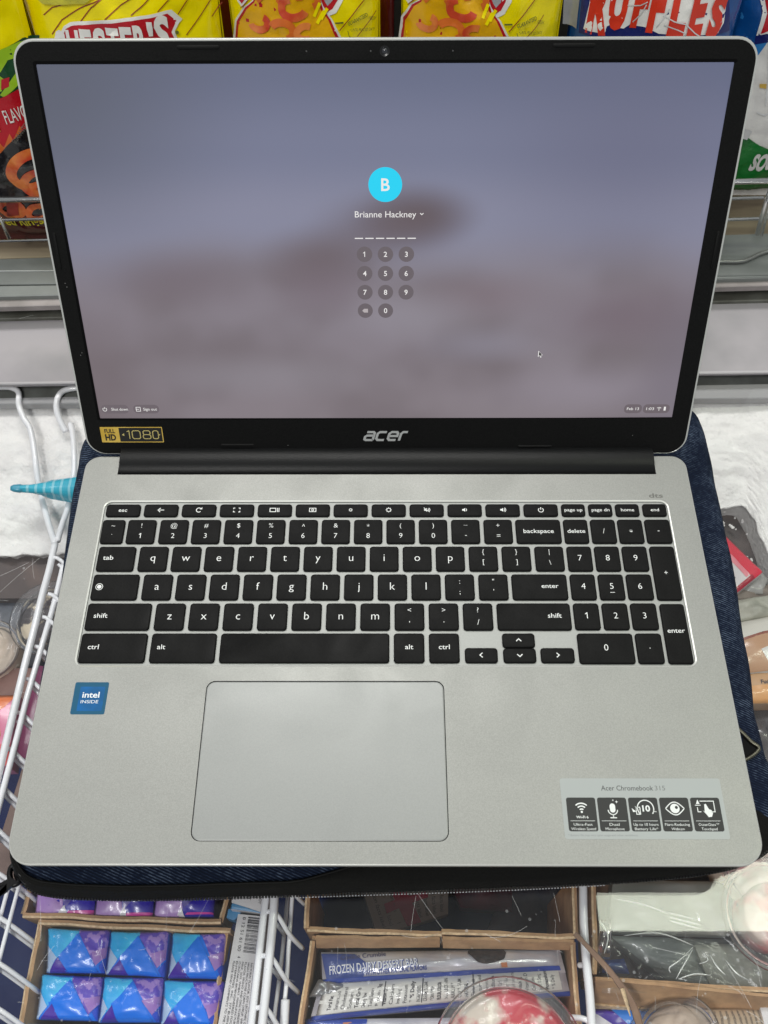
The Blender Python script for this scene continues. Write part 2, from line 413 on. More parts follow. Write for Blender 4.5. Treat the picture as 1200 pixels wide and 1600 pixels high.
speaker_ic = [lambda g: g.poly([(-1.5, -.55), (-.7, -.55), (.2, -1.3), (.2, 1.3), (-.7, .55), (-1.5, .55)])]
gear = lambda R: [RG(0, 0, R, .42)]+[RB([(R*1.05*math.cos(a), R*1.05*math.sin(a)), (R*1.5*math.cos(a), R*1.5*math.sin(a))], .42) for a in [math.pi*k/4 for k in range(8)]]
fnrow = [
 [T('esc', 2.2)],
 [RB([(-1.9, 0), (1.9, 0)]), RB([(-.3, 1.4), (-1.8, 0), (-.3, -1.4)])],
 [RG(0, 0, 1.45, .48, 40, 320), lambda g: g.poly([(.5, .5), (1.9, .5), (1.9, 1.9)])],
 [RB([(-1, 1.35), (-1.9, 1.35), (-1.9, .6)]), RB([(1, 1.35), (1.9, 1.35), (1.9, .6)]), RB([(-1, -1.35), (-1.9, -1.35), (-1.9, -.6)]), RB([(1, -1.35), (1.9, -1.35), (1.9, -.6)])],
 [RB([(-2.8, -1.2), (.6, -1.2), (.6, 1.2), (-2.8, 1.2)], .45, True), RB([(1.6, 1.4), (1.6, -1.4)]), RB([(2.5, 1.4), (2.5, -1.4)])],
 [RB([(-1.9, -1.2), (1.9, -1.2), (1.9, 1.2), (-1.9, 1.2)], .4, True), RG(0, 0, .65, .4)],
 gear(.75), gear(1.15),
 speaker_ic+[RB([(-1.7, 1.5), (1.7, -1.5)], .4), RG(.3, 0, .9, .35, -55, 55), RG(.3, 0, 1.6, .35, -55, 55)],
 speaker_ic+[RG(.2, 0, .9, .4, -60, 60)],
 speaker_ic+[RG(.2, 0, .9, .35, -60, 60), RG(.2, 0, 1.6, .35, -60, 60)],
 [RG(0, -.15, 1.45, .42, 125, 415), RB([(0, 1.75), (0, .1)])],
 [T('page up', 1.9)], [T('page dn', 1.9)], [T('home', 1.9)], [T('end', 1.9)]]
xs = [(-165.3+22.46*i, -145.0+22.46*i) for i in range(12)]+[(104.1, 118.1), (120.1, 134.1), (136, 150), (152.1, 166.1)]
for (a, b), L in zip(xs, fnrow): legend(key(a, b, -34.9, -43.3), [(lambda g, f=f: f(g)) for f in L])
def two(u, l, cu=2.9, cl=3.2): return [T(u, cu, 0, 3.9, ay='M' if u in '^*_+<>"\'~' else 'C'), T(l, cl, 0, -3.0, ay='M' if l in "-='`" else 'C')]
r1 = [(-150.9+18.95*i, -134.2+18.95*i) for i in range(12)]
legend(key(-165.9, -152.6, -45.6, -61.6), [T('~', 2.9, 0, 3.6, ay='M'), T('`', 2.6, 0, -2.2, ay='M')])
for (a, b), (u, l) in zip(r1, zip('!@#$%^&*()_+', '1234567890-=')): legend(key(a, b, -45.6, -61.6), two(u, l))
legend(key(76.2, 102.5, -45.6, -61.6), [T('backspace', 2.4)])
for (a, b), t in zip(((104.2, 118.4), (120, 134.5), (135.9, 150.4), (151.8, 166.5)), ('delete', '/', '*', '-')):
    legend(key(a, b, -45.6, -61.6), [T(t, 2.3 if len(t) > 1 else 3.3, ay='M' if t in '*-' else 'C')])
legend(key(-165.2, -143.7, -63.7, -79.7), [T('tab', 2.6, -7.4, .6, ax='L')])
r2 = [(-141.5+18.95*i, -124.9+18.95*i) for i in range(13)]
for i, (a, b) in enumerate(r2):
    k = key(a, b, -63.7, -79.7)
    if i < 10: legend(k, [T('qwertyuiop'[i], 4.1, 0, .6, ay='C')])
    else: legend(k, [T('{}|'[i-10], 2.9, 0, 4, ay='M'), T('[]\\'[i-10], 2.9, 0, -2.6, ay='M')])
for j, (yy, row) in enumerate(((-63.7, '789'), (-81.8, '456'), (-100, '123'))):
    for i, t in enumerate(row):
        k = key(104.4+15.85*i, 118.6+15.95*i, yy, yy-16.1)
        legend(k, [T(t, 3.6, 0, .4)]+([RB([(-1.3, -3.6), (1.3, -3.6)], .3)] if t == '5' else []))
legend(key(152.1, 166.3, -63.7, -98.1), [T('+', 3.0, 0, 0, ay='M')])
k = key(-165.3, -139.2, -81.8, -97.9); legend(k, [DC(-8.8, 0, 1.25), RG(-8.8, 0, 1.95, .32)])
r3 = [(-136.8+18.95*i, -120.2+18.95*i) for i in range(11)]
for i, (a, b) in enumerate(r3):
    k = key(a, b, -81.8, -97.9)
    if i < 9: legend(k, [T('asdfghjkl'[i], 4.1, 0, .4)])
    elif i == 9: legend(k, [T(':', 3, 0, 3.4), T(';', 3, 0, -3.2)])
    else: legend(k, [T('"', 3, 0, 4.4, ay='M'), T("'", 3, 0, -2, ay='M')])
legend(key(71.4, 102.6, -81.8, -97.9), [T('enter', 2.4, 10.5, .5, ax='R')])
legend(key(-165.5, -129.8, -100, -116.3), [T('shift', 2.5, -13.5, .5, ax='L')])
r4 = [(-127.4+18.95*i, -110.9+18.95*i) for i in range(10)]
for i, (a, b) in enumerate(r4):
    k = key(a, b, -100, -116.3)
    if i < 7: legend(k, [T('zxcvbnm'[i], 4.1, 0, .4)])
    else: legend(k, [T('<>?'[i-7], 2.9, 0, 3.9, ay='M'), T(',./'[i-7], 3.3, 0, -3.4, ay='M')])
legend(key(61.9, 102.7, -100, -116.3), [T('shift', 2.5, 15.2, .5, ax='R')])
legend(key(152.4, 166.0, -100.4, -136), [T('enter', 2.4, 0, 1.5)])
legend(key(-165.8, -129.7, -118.2, -135.4), [T('ctrl', 2.5, -13.6, .5, ax='L')])
legend(key(-127.4, -91.9, -118.2, -135.4), [T('alt', 2.5, -14, .5, ax='L')])
key(-89.6, 2.4, -118.2, -135.4)
legend(key(4.8, 21.4, -118.2, -135.4), [T('alt', 2.5, 0, .5)])
legend(key(23.9, 40.4, -118.2, -135.4), [T('ctrl', 2.5, 0, .5)])
legend(key(43.2, 60.9, -126.8, -135.4), [RB([(.6, 1.3), (-.8, 0), (.6, -1.3)], .5)])
legend(key(63.9, 81.6, -127.0, -135.4), [RB([(-1.4, .6), (0, -.8), (1.4, .6)], .5)])
legend(key(63.9, 81.6, -118.2, -126.6), [RB([(-1.4, -.6), (0, .8), (1.4, -.6)], .5)])
legend(key(84.1, 102.3, -126.8, -135.4), [RB([(-.6, 1.3), (.8, 0), (-.6, -1.3)], .5)])
legend(key(104.7, 134.9, -118.2, -135.9), [T('0', 3.6, 0, .4)])
legend(key(136.3, 150.6, -118.2, -135.9), [T('.', 3.6, 0, 0, ay='M')])

# ---- stickers and marks on the deck
def flat(g, z): return g.map(lambda p: (p[0], p[1], z))
st = G().loft([rrect(-164.5, -146.6, -164.2, -146.5, .9, 4, .01), rrect(-164.5, -146.6, -164.2, -146.5, .9, 4, .10)], False, True).build('processor_sticker', M('sticker_blue', (20, 82, 112), .45, spec=.2), laptop, False, LF)
G().poly([tuple(p) for p in rrect(-161.4, -148.2, -162.4, -149, .5)], z=.125).build('sticker_panel', M('sticker_blue_mid', (0, 92, 156), .45, spec=.2, col2=(8, 82, 132), c2scale=80), st, False, LF)
g = G().text('intel', 3.1, -155.2, -153.5, bold=.016, width=9.0).text('INSIDE', 1.7, -155.4, -157.3, width=9.2, bold=.0)
flat(g, .15).build('lettering', M('ink_white_sticker', (222, 226, 228), .5), st, False, LF)
g = G().text('dts', 2.9, 161.3, -28.9, bold=.02, width=8.4); flat(g, .03).build('audio_mark', M('mark_grey', (96, 96, 92), .5), laptop, False, LF)
Qs = [(87.8, -197.4), (168, -197.4), (168, -226.8), (87.8, -226.8)]
fs = G().loft([rrect(87.8, 167.9, -226.9, -197.4, 1.2, 4, .01), rrect(87.8, 167.9, -226.9, -197.4, 1.2, 4, .10)], False, True).build('feature_sticker', M('sticker_grey', (152, 157, 156), .4, .1), laptop, False, LF)
tile_m = M('tile_dark', (54, 55, 54), .5, spec=.2); ink = M('ink_dark', (62, 64, 64), .5)
g = G().text('Acer Chromebook', 2.4, 108.0, -202.2, bold=.004, ax='L', width=26); flat(g, .125).build('lettering', ink, fs, False, LF)
g = G().text('315', 2.3, 134.8, -202.2, ax='L', width=5.2); flat(g, .125).build('lettering', M('ink_mid', (105, 107, 106), .5), fs, False, LF)
g = G().text('* Battery life may vary upon usage and other conditions.', .95, 89.4, -225.0, ax='L', width=34); flat(g, .125).build('lettering', M('ink_light', (128, 132, 131), .5), fs, False, LF)
tiles = [('Ultra-Fast', 'Wireless Speed'), ('Dual', 'Microphone'), ('Up to 10 hours', 'Battery Life*'), ('Flare-Reducing', 'Webcam'), ('OceanGlass\u2122', 'Touchpad')]
tw = M('tile_white', (218, 222, 219), .5)
for i, (a, b) in enumerate(tiles):
    x = 90.0+15.36*i; cx = x+7.2; y0, y1 = -206.9, -223.2
    t = G().loft([rrect(x, x+14.4, y1, y0, 1.1, 4, .105), rrect(x, x+14.4, y1, y0, 1.1, 4, .13)], False, True).build('feature_tile', tile_m, fs, False, LF)
    g = G().ribbon([(x+1.2, -218.4+.2), (x+13.2, -218.4+.2)], .18).text(a, 1.25, cx, -219.9, bold=-.004, width=min(12.4, .72*len(a)+2)).text(b, 1.25, cx, -222.0, bold=-.004, width=min(12.6, .72*len(b)+2))
    cy = -212.2
    if i == 0:
        for r in (1.3, 2.7, 4.1): g.ring(cx, cy-1.6, r, .62, 14, 48, 132)
        g.disc(cx, cy-1.7, .55); g.text('Wi-Fi 6', 1.2, cx, cy-4.2, bold=.02, width=6)
    if i == 1:
        g.poly([tuple(p) for p in rrect(cx-1.35, cx+1.35, cy-2.0, cy+2.4, 1.3)]).ring(cx, cy-.7, 2.3, .45, 14, 180, 360).ribbon([(cx, cy-3), (cx, cy-4.4)], .45).ribbon([(cx-1.6, cy-4.5), (cx+1.6, cy-4.5)], .5)
        for dx, dy, r in ((2.3, 3.2, .8), (.6, 4.0, .5)): g.poly([(cx+dx+r*(1 if k % 2 == 0 else .35)*math.cos(k*math.pi/4), cy+dy+r*(1 if k % 2 == 0 else .35)*math.sin(k*math.pi/4)) for k in range(8)])
    if i == 2:
        g.ring(cx+.9, cy, 4.0, .5, 26, -40, 220).text('10', 2.8, cx+1.2, cy, bold=.03, width=3.8).text('hrs', .8, cx+5.3, cy-1.4, bold=.02)
        g.ribbon([(cx-3.8, cy-2.8), (cx-1.9, cy-2.8), (cx-1.9, cy+.6), (cx-3.8, cy+.6)], .4, closed=True).poly([(cx-3.9, cy-1.5), (cx-6, cy+.2), (cx-5.4, cy-1.8)]).poly([(cx-4, cy-.6), (cx-4.2, cy+1.2), (cx-3.2, cy)])
    if i == 3:
        up = [(cx-4.6+9.2*k/14, cy+3.1*math.sin(math.pi*k/14)) for k in range(15)]; dn = [(p[0], 2*cy-p[1]) for p in up]
        g.ribbon(up, .5).ribbon(dn, .5).disc(cx, cy, 2.3)
    if i == 4:
        g.ribbon([(cx-2.6, cy+3.6), (cx+4.2, cy+3.6), (cx+4.2, cy-1.6), (cx+2.4, cy-1.6)], .4).ribbon([(cx-4.2, cy+.6), (cx-4.2, cy-1.6), (cx-2.6, cy-1.6)], .4)
        g.poly([(cx-4.6, cy+2.2), (cx-3.6, cy+4.4), (cx-2.8, cy+2.2)]).ribbon([(cx-5.2, cy+1.6), (cx-2.4, cy+1.6)], .35)
        g.poly([(cx-.9, cy-1.6), (cx-1.9, cy-.7), (cx-.2, cy-2.9), (cx+.6, cy-4.2), (cx+2.2, cy-4.0), (cx+3.0, cy-2.4), (cx+2.6, cy-.8), (cx+1.4, cy-.4), (cx+.2, cy+2.3), (cx-.6, cy+2.0)][:10])
    flat(g, .15).build('lettering', tw, fs, False, LF)
    if i == 3: flat(G().disc(cx+.8, cy+.5, .75), .17).build('lettering', tile_m, fs, False, LF)

# ---- hinge barrel in the notch
prof = [(-13.4, -12), (-13.4, -5.5), (-12.9, -2.8), (-11.4, -.6), (-9.2, 1.1), (-6.5, 2.2), (-3.4, 2.9), (-.4, 3.1), (2.6, 3.0), (6, 2), (7.5, -3), (6, -12)]
g = G().loft([[Vector((x, y, z)) for y, z in prof] for x in (-162.0, 163.4)], True, True); g.build('hinge_cover', hinge_m, laptop, 35, LF)

# ---- lid
TH, YH, ZH = .4661, 4.5866, 2.6987
sn, cs = math.sin(TH), math.cos(TH)
def LID(p): return LF(Vector((p[0]+.4, YH+p[1]*sn-p[2]*cs, ZH+p[1]*cs+p[2]*sn)))
def lidout(ins, n, r=11.5):
    a = rrect(-183.6+ins, 183.6-ins, -4.5+ins*.2, 225.0-ins, r-ins*.6, 8, n)
    return a
g = G().loft([lidout(3, -6.6, 12), lidout(.9, -5.2), lidout(.15, -3), lidout(0, -.9), lidout(.25, -.15), lidout(.9, .0), lidout(1.3, -.1)], True, False)
g.build('lid_shell', M('lid_silver', (196, 197, 193), .3, .3), laptop, 40, LID)
scr = rrect(-172.5, 172.1, 19.7, 213.6, .6, 2)
bo = rrect(-182.35, 182.35, -3.8, 223.7, 10.3, 8)
g = G().poly([(p.x, p.y) for p in bo], [[(p.x, p.y) for p in scr[::-1]]], z=.05)
g.loft([[Vector((p.x, p.y, .05)) for p in scr], [Vector((p.x, p.y, -1.0)) for p in scr]], False, False)
bez = g.build('bezel', bezel_m, laptop, False, LID)
inner = rrect(-173.9, 173.5, 18.6, 215.1, 1.2, 3)
G().loft([[Vector((p.x, p.y, .11)) for p in inner], [Vector((p.x, p.y, .06)) for p in scr]], False, False).build('bezel_lip', M('lip_black', (8, 8, 9), .6, spec=.06), laptop, False, LID)
# display with uv
g = G().add([(-172.6, 19.6, -.55), (172.2, 19.6, -.55), (172.2, 213.7, -.55), (-172.6, 213.7, -.55)], [(0, 1, 2, 3)])
disp = g.build('display', wallpaper(), laptop, False, LID)
uv = disp.data.uv_layers.new(name='uv')
for i, c in enumerate(((0, 0), (1, 0), (1, 1), (0, 1))): uv.data[i].uv = c
wh = EM('lit_white', (232, 230, 228), 1.); cy_ = EM('lit_cyan', (0, 206, 240), 1.); dk = EM('lit_button', (99, 90, 96), 1.); dk2 = EM('lit_chip', (103, 93, 99), 1.); bk = EM('lit_black', (20, 18, 20), 1.)
def scrn(g, name, m, n): return g.map(lambda p: (p[0], p[1], n)).build(name, m, disp, False, LID)
scrn(G().disc(0, 155.6, 8.9, 48), 'account_badge', cy_, -.52); scrn(G().text('B', 6.2, .1, 155.6, bold=.014), 'badge_letter', wh, -.49)
scrn(G().text('Brianne Hackney', 3.2, .1, 140.3, width=32.8, bold=.002).ribbon([(18.6, 140.9), (19.5, 140), (20.4, 140.9)], .4), 'account_name', wh, -.5)
g = G()
for i in range(6): g.ribbon([(-16.6+5.72*i, 127.5), (-12.1+5.72*i, 127.5)], .55)
scrn(g, 'pin_line', wh, -.5)
for j, row in enumerate(('123', '456', '789', 'x0')):
    for i, t in enumerate(row):
        x, s_ = -11.45+11.45*i, 118.8-10.66*j
        scrn(G().disc(x, s_, 4.25, 28), 'pin_button', dk, -.52)
        if t == 'x': scrn(G().poly([(x-1.7, s_), (x-.7, s_+1.1), (x+1.5, s_+1.1), (x+1.5, s_-1.1), (x-.7, s_-1.1)]), 'pin_digit', EM('lit_pale', (176, 168, 170)), -.49)
        elif t == '1': scrn(G().ribbon([(x-.7, s_+.6), (x+.1, s_+1.25), (x+.1, s_-1.38)], .42), 'pin_digit', wh, -.49)
        else: scrn(G().text(t, 2.75, x, s_, bold=.012), 'pin_digit', wh, -.49)
scrn(G().poly([tuple(p)[:2] for p in rrect(-171, -154.3, 22.9, 28.6, 2.8)]), 'shut_down_button', dk2, -.52)
scrn(G().text('Shut down', 1.75, -167 + 2.2, 25.7, ax='L', width=10.0, bold=.004).ring(-168.7, 25.6, 1.15, .35, 16, 125, 415).ribbon([(-168.7, 27.1), (-168.7, 25.8)], .35), 'button_text', wh, -.49)
scrn(G().poly([tuple(p)[:2] for p in rrect(-151.6, -136, 22.9, 28.6, 2.8)]), 'sign_out_button', dk2, -.52)
scrn(G().text('Sign out', 1.75, -145.6, 25.7, ax='L', width=8.2, bold=.004).ribbon([(-149.8, 24.4), (-147.3, 24.4), (-147.3, 27), (-149.8, 27)], .35, closed=True).ribbon([(-150.1, 25.7), (-148.1, 25.7)], .35), 'button_text', wh, -.49)
scrn(G().poly([tuple(p)[:2] for p in rrect(142.6, 153.2, 22.7, 28.5, 2.5)]), 'date_button', dk2, -.52)
scrn(G().text('Feb 13', 1.7, 147.9, 25.6, width=7.2, bold=.004), 'button_text', wh, -.49)
scrn(G().poly([tuple(p)[:2] for p in rrect(153.9, 169.8, 22.7, 28.5, 2.5)]), 'status_button', dk2, -.52)
scrn(G().text('1:03', 1.7, 158.2, 25.6, width=4.6, bold=.004).ring(163.5, 24.8, .8, .35, 8, 45, 135).ring(163.5, 24.8, 1.7, .35, 8, 45, 135).disc(163.5, 24.7, .3).poly([(166.3, 24.4), (167.5, 24.4), (167.5, 26.9), (166.3, 26.9)]), 'button_text', wh, -.49)
cu = [(0, 0), (0, -3.1), (.75, -2.4), (1.2, -3.4), (1.7, -3.2), (1.25, -2.2), (2.2, -2.2)]
scrn(G().poly([(88.4+1.25*a+(-.1), 62.6+1.25*b) for a, b in cu]), 'cursor', wh, -.5)
scrn(G().poly([(88.4+.35+.85*a, 62.0+.85*b) for a, b in cu]), 'cursor', bk, -.47)
# bezel furniture
rub = [(-91.4, 221.0, 21, 1.9), (92.4, 221.3, 21, 1.9), (-179.2, 120.8, 1.7, 20.5), (179.4, 120.8, 1.7, 20.5), (-90.8, 1.9, 20.5, 1.2), (91.2, .8, 20.5, 1.2)]
for x, s_, a, b in rub:
    r = min(a, b)/2-.05
    g = G().loft([rrect(x-a/2-.3, x+a/2+.3, s_-b/2-.3, s_+b/2+.3, r+.3, 4, .06), rrect(x-a/2, x+a/2, s_-b/2, s_+b/2, r, 4, .07), rrect(x-a/2+.15, x+a/2-.15, s_-b/2+.15, s_+b/2-.15, r-.1, 4, .65), rrect(x-a/2+.4, x+a/2-.4, s_-b/2+.35, s_+b/2-.35, r-.3, 4, .8)], False, True)
    g.build('rubber_bumper', rubber, laptop, 40, LID)
wc = G().lathe([(2.5, .02), (2.5, .12), (2.15, .14), (2.0, .05)], 24, (.3-.4, 219.0, .05), cap1=True).build('webcam', M('webcam_ring', (12, 12, 13), .25), laptop, 40, LID)
G().lathe([(1.35, 0), (1.1, .25), (.5, .42), (.01, .45)], 20, (-.1, 219, .1), cap1=True).build('lens', M('lens_glass', (24, 26, 34), .06, coat=1), wc, True, LID)
for x in (-7.0, 33.3, -38.5): G().disc(x, 219.1, .38, 12).map(lambda p: (p[0], p[1], .09)).build('microphone_hole', M('mic_hole', (70, 70, 70), .5), laptop, False, LID)
# maker's mark
ac = {'a': [[(.08, 1), (.82, 1), (1, .85), (1, 0)], [(1, 0), (.2, 0), (.0, .12), (.0, .42), (.18, .56), (1, .56)]],
      'c': [[(1.0, 1), (.22, 1), (0, .8), (0, .2), (.2, 0), (.95, 0)]],
      'e': [[(0, .5), (1, .5), (1, .82), (.84, 1), (.22, 1), (0, .8), (0, .2), (.2, 0), (.95, 0)]],
      'r': [[(0, -.08), (0, .78), (.2, 1), (.72, 1)]]}
g = G(); x = -13.0
for ch in 'acer':
    for st_ in ac[ch]: g.ribbon([(x+p[0]*5.2, p[1]*5.4) for p in st_], 1.45)
    x += 7.1
g.map(lambda p: (p[0]+p[1]*.30-.3, p[1]+4.9+.2, .11)).build('maker_logo', M('logo_silver', (196, 197, 196), .3, .5), laptop, False, LID)
# full hd sticker
gold = M('sticker_gold', (204, 168, 62), .35, .2, col2=(224, 190, 92), c2scale=60)
hs = G().loft([rrect(-173.6, -135.8, 3.7, 14.1, .4, 2, .06), rrect(-173.6, -135.8, 3.7, 14.1, .4, 2, .12)], False, True).build('resolution_sticker', gold, laptop, False, LID)
G().poly([(-162.3, 4.2), (-136.3, 4.2), (-136.3, 13.6), (-162.3, 13.6)], z=.14).build('sticker_panel', M('sticker_black', (22, 21, 20), .4), hs, False, LID)
G().text('FULL', 2.6, -167.9, 11.4, bold=.03, width=6.4, z=.15).text('HD', 3.9, -167.9, 7.1, bold=.045, width=6.6, z=.15).build('lettering', M('ink_black', (30, 26, 16), .5), hs, False, LID)
(lambda g: [g.ribbon(p, .5, .16, c) for p, c in (
    ([(-157.6, 11.0), (-156.2, 11.6), (-156.2, 6.2)], False),
    ([(-153.6, 11.6), (-150.4, 11.6), (-149.6, 10.8), (-149.6, 7), (-150.4, 6.2), (-153.6, 6.2), (-154.4, 7), (-154.4, 10.8)], True),
    ([(-147, 11.6), (-144.2, 11.6), (-143.5, 10.9), (-143.5, 9.7), (-144.1, 9), (-143.3, 8.3), (-143.3, 6.9), (-144, 6.2), (-147.2, 6.2), (-147.9, 6.9), (-147.9, 8.3), (-147.1, 9), (-147.7, 9.7), (-147.7, 10.9)], True),
    ([(-147.1, 9), (-144.1, 9)], False),
    ([(-140.9, 11.6), (-139.6+.2, 11.6), (-138.9+.3, 10.9), (-138.6, 6.9), (-139.3, 6.2), (-141.2, 6.2), (-141.9, 6.9), (-141.9, 10.8)], True))] and g)(G()).poly([(-160.9, 8.9), (-159.4, 9.8), (-159.4, 8)], z=.16).poly([(-137.3, 8.9), (-138.8, 9.8), (-138.8, 8)], z=.16).build('lettering', M('gold_ink', (206, 190, 120), .4, .2), hs, False, LID)
# a few dust specks on the bezel
for px_, s_, in ((-178.2, 103.2), (-177.6, 101), (-176, 62), (-177, 60.5), (150, 8), (-120, -1), (-60, 1.5)):
    G().disc(px_, s_, .22, 6, z=.12).build('dust_speck', M('dust', (150, 150, 148), .9), laptop, False, LID)
# ================================================================== LAPTOP SLEEVE
zs = -28
out_px = [(140, 682), (128, 702), (121, 740), (112, 790), (104, 850), (94, 930), (82, 985), (66, 1060), (50, 1150), (35, 1230), (20, 1310), (22, 1350), (45, 1384), (90, 1397), (180, 1401), (300, 1400), (450, 1395), (600, 1390), (750, 1385), (900, 1378), (1020, 1370), (1100, 1361), (1160, 1347), (1203, 1322), (1225, 1280), (1222, 1240), (1206, 1205), (1194, 1182), (1186, 1150), (1177, 1115), (1174, 1075), (1168, 1030), (1160, 990), (1153, 940), (1143, 880), (1130, 820), (1118, 765), (1106, 705), (1096, 668), (1082, 646), (1040, 620), (800, 618), (400, 622), (180, 640)]
OUT = [U(x, y, zs) for x, y in out_px]
OUT = catmull([Vector((p.x, p.y, 0)) for p in OUT], 6, True)
nO = len(OUT)
NRM = []
for i in range(nO):
    t = (OUT[(i+2) % nO]-OUT[i-2]).normalized(); NRM.append(Vector((-t.y, t.x, 0)))
cen = sum(OUT, Vector())/nO
if NRM[0].dot(cen-OUT[0]) < 0: NRM = [-v for v in NRM]
def SL(ins, z, i0=0, i1=None):
    return [OUT[i % nO]+NRM[i % nO]*ins+Vector((0, 0, z)) for i in (range(nO) if i1 is None else range(i0, i1))]
sleeve = thing('laptop_sleeve', 'padded navy denim sleeve with black zip edge, lying under the laptop on the glass', 'laptop sleeve', (0, -120, -36))
SF = rel(sleeve); den = denim()
def wob(p, a=.5): return SF(p+Vector((fbm(p.x/30, p.y/30)*a, fbm(p.y/30, p.x/30, 5)*a, fbm(p.x/25, p.y/25, 9)*a*.6 if p.z > -30 else 0)))
G().loft([SL(2, -35.6), SL(.4, -33), SL(0, -29), SL(.6, -25.5), SL(2.5, -22.6), SL(6, -20.4), SL(11, -19.2), SL(20, -18.7)], True, True).build('padded_shell', den, sleeve, True, wob)
# ribbed side of the fabric (left, back and right edges)
# zip tape from the lower left corner round to the lower right
i0 = 10*6+2; i1 = 23*6+4
tape = M('zip_tape', (18, 18, 17), .8, spec=.12, grain=.3, gscale=1400, bump=.4, bscale=1500)
def SLV(k, z):
    out = []
    for i in range(i0, i1):
        p = OUT[i % nO]; wd = 3.4+14*min(1, max(0, (p.x+48)/60))**1.3
        if p.y > -235 and p.x < 0: wd = 4.2
        out.append(p+NRM[i % nO]*wd*k+Vector((0, 0, z)))
    return out
tp = [SLV(1.0, -18.75), SLV(.8, -18.3), SLV(.45, -19.0), SL(1.2, -22.0, i0, i1), SL(-.6, -26, i0, i1), SL(-.9, -29.5, i0, i1), SL(-.2, -32.5, i0, i1), SL(1.6, -35.0, i0, i1)]
# tape widens over the denim towards the right
def tapew(k, L):
    return L
G().loft(tp, False, False, closed=False).build('zip_tape', tape, sleeve, True, wob)
G().tube(SLV(1.02, -19.0), .8, 6).build('tape_piping', M('piping_black', (12, 12, 12), .6, spec=.15), sleeve, True, wob)
teeth = G(); glints = G(); acc = 0; last = None
P = SL(-1.1, -29.6, i0+3, i1-2)
for a, b in zip(P, P[1:]):
    L = (b-a).length; t = (b-a).normalized(); nn = Vector((-t.y, t.x, 0)); d = 0
    while acc+(L-d) > 1.55:
        d += 1.55-acc; acc = 0; c = a+t*d
        R = Matrix((t, nn, Vector((0, 0, 1)))).transposed()
        teeth.box(-.48, .48, -.7, .7, -1.3, 1.3, R=R, c=c)
        if -45 < c.x < 112: glints.box(-.36, .36, -.9, .9, -.4, .4, R=R, c=c+Vector((0, 0, -2.2)))
    acc += L-d
teeth.build('zip_teeth', M('zip_teeth', (26, 26, 27), .45, spec=.3), sleeve, False, SF, kind='stuff')
glints.build('zip_teeth_glints', M('teeth_glint_white', (205, 208, 212), .5), sleeve, False, SF, kind='stuff')  # glints of zip teeth catching light, painted as white boxes
# zip slider and pull at lower left
blackmetal = M('black_metal', (14, 14, 15), .3, .6)
zp = -27
loop1 = [U(x, y, zp) for x, y in ((32, 1360), (20, 1353), (15, 1366), (20, 1382), (30, 1377), (26, 1366))]
G().tube(catmull(loop1, 6, True)+[loop1[0]], 1.5, 8).build('slider_loop', blackmetal, sleeve, True, SF)
G().tube([U(22, 1348, -24), U(32, 1365, -23), U(42, 1379, -26)], [1.6, 2.6, 1.4], 8).build('zip_slider', blackmetal, sleeve, True, SF)
pp = [(28, 1378), (17, 1371), (-30, 1397), (-30, 1424)]
pull = [U(x, y, zp+1) for x, y in pp]
hole = [U(x, y, zp+1) for x, y in ((11, 1381), (-20, 1398), (-20, 1412), (11, 1393))]
g = G().poly([(p.x, p.y) for p in pull], [[(p.x, p.y) for p in hole]], z=zp+1.6)
g2 = [Vector((p.x, p.y, zp+1.6)) for p in pull]; g.loft([g2, [p-Vector((0, 0, 2)) for p in g2]], False, True)
g2 = [Vector((p.x, p.y, zp+1.6)) for p in hole]; g.loft([g2, [p-Vector((0, 0, 2)) for p in g2]], False, False)
g.build('zip_pull', blackmetal, sleeve, False, SF)
# metal corner loop on the right edge
cl = [U(x, y, -17.6) for x, y in ((1150, 1136), (1162, 1147), (1174, 1159), (1186, 1168), (1181, 1176), (1172, 1183), (1160, 1189), (1150, 1192))]
G().tube(catmull(cl, 4), 1.1, 8).build('side_ring', M('gunmetal', (92, 90, 80), .35, .9), sleeve, True, SF)
g = G().poly([(p.x, p.y) for p in cl[1:-1]], z=-18.3).build('side_patch', M('patch_black', (9, 9, 11), .6, spec=.1), sleeve, False, SF)
# ================================================================== FREEZER
def strip_bar(name, l0, r0, l1, r1, z, th, mat, parent, back=12, bev=.6):
    """a rail: rear edge and front edge given by where they run, at its own height"""
    e = lambda l, r, x: l+(r-l)*(x/1200)
    A = U(-140, e(l0, r0, -140), z); B = U(1340, e(l0, r0, 1340), z); C = U(1340, e(l1, r1, 1340), z); Dd = U(-140, e(l1, r1, -140), z)
    A = A+Vector((0, back, 0)); B = B+Vector((0, back, 0)); dn = Vector((0, 0, -th)); bz = Vector((0, 0, -bev)); by = Vector((0, bev, 0))
    sec = lambda p, q: [p+dn, p, q+by, q+bz, q+dn]
    return G().loft([sec(A, Dd), sec(B, C)], True, True).build(name, mat, parent, False, rel(parent))
freezer = thing('chest_freezer', 'chest freezer with grey rear rails and scratched clear glass lid over the frozen goods', 'freezer', (0, -120, -400))
g_rail = M('rail_grey', (116, 120, 118), .45, .1, grain=.05, gscale=60, col2=(106, 110, 108), c2scale=14)
strip_bar('rear_rail', 408, 368, 444, 429.5, -24, 14, g_rail, freezer, back=2)
strip_bar('rear_rail', 447.5, 431.6, 463, 433.5, -25, 12, M('rail_grey_light', (126, 130, 128), .4, .1, grain=.05, gscale=80), freezer, back=.2)
strip_bar('rail_gap_strip', 444, 429, 450, 434, -27.5, 8, rubber, freezer, back=3)  # dark strip standing in for the shaded gap between the rails
strip_bar('lid_track', 464, 434, 479, 446, -29, 5, M('track_mauve', (158, 151, 150), .5, .1, col2=(138, 132, 130), c2scale=40), freezer, back=3)
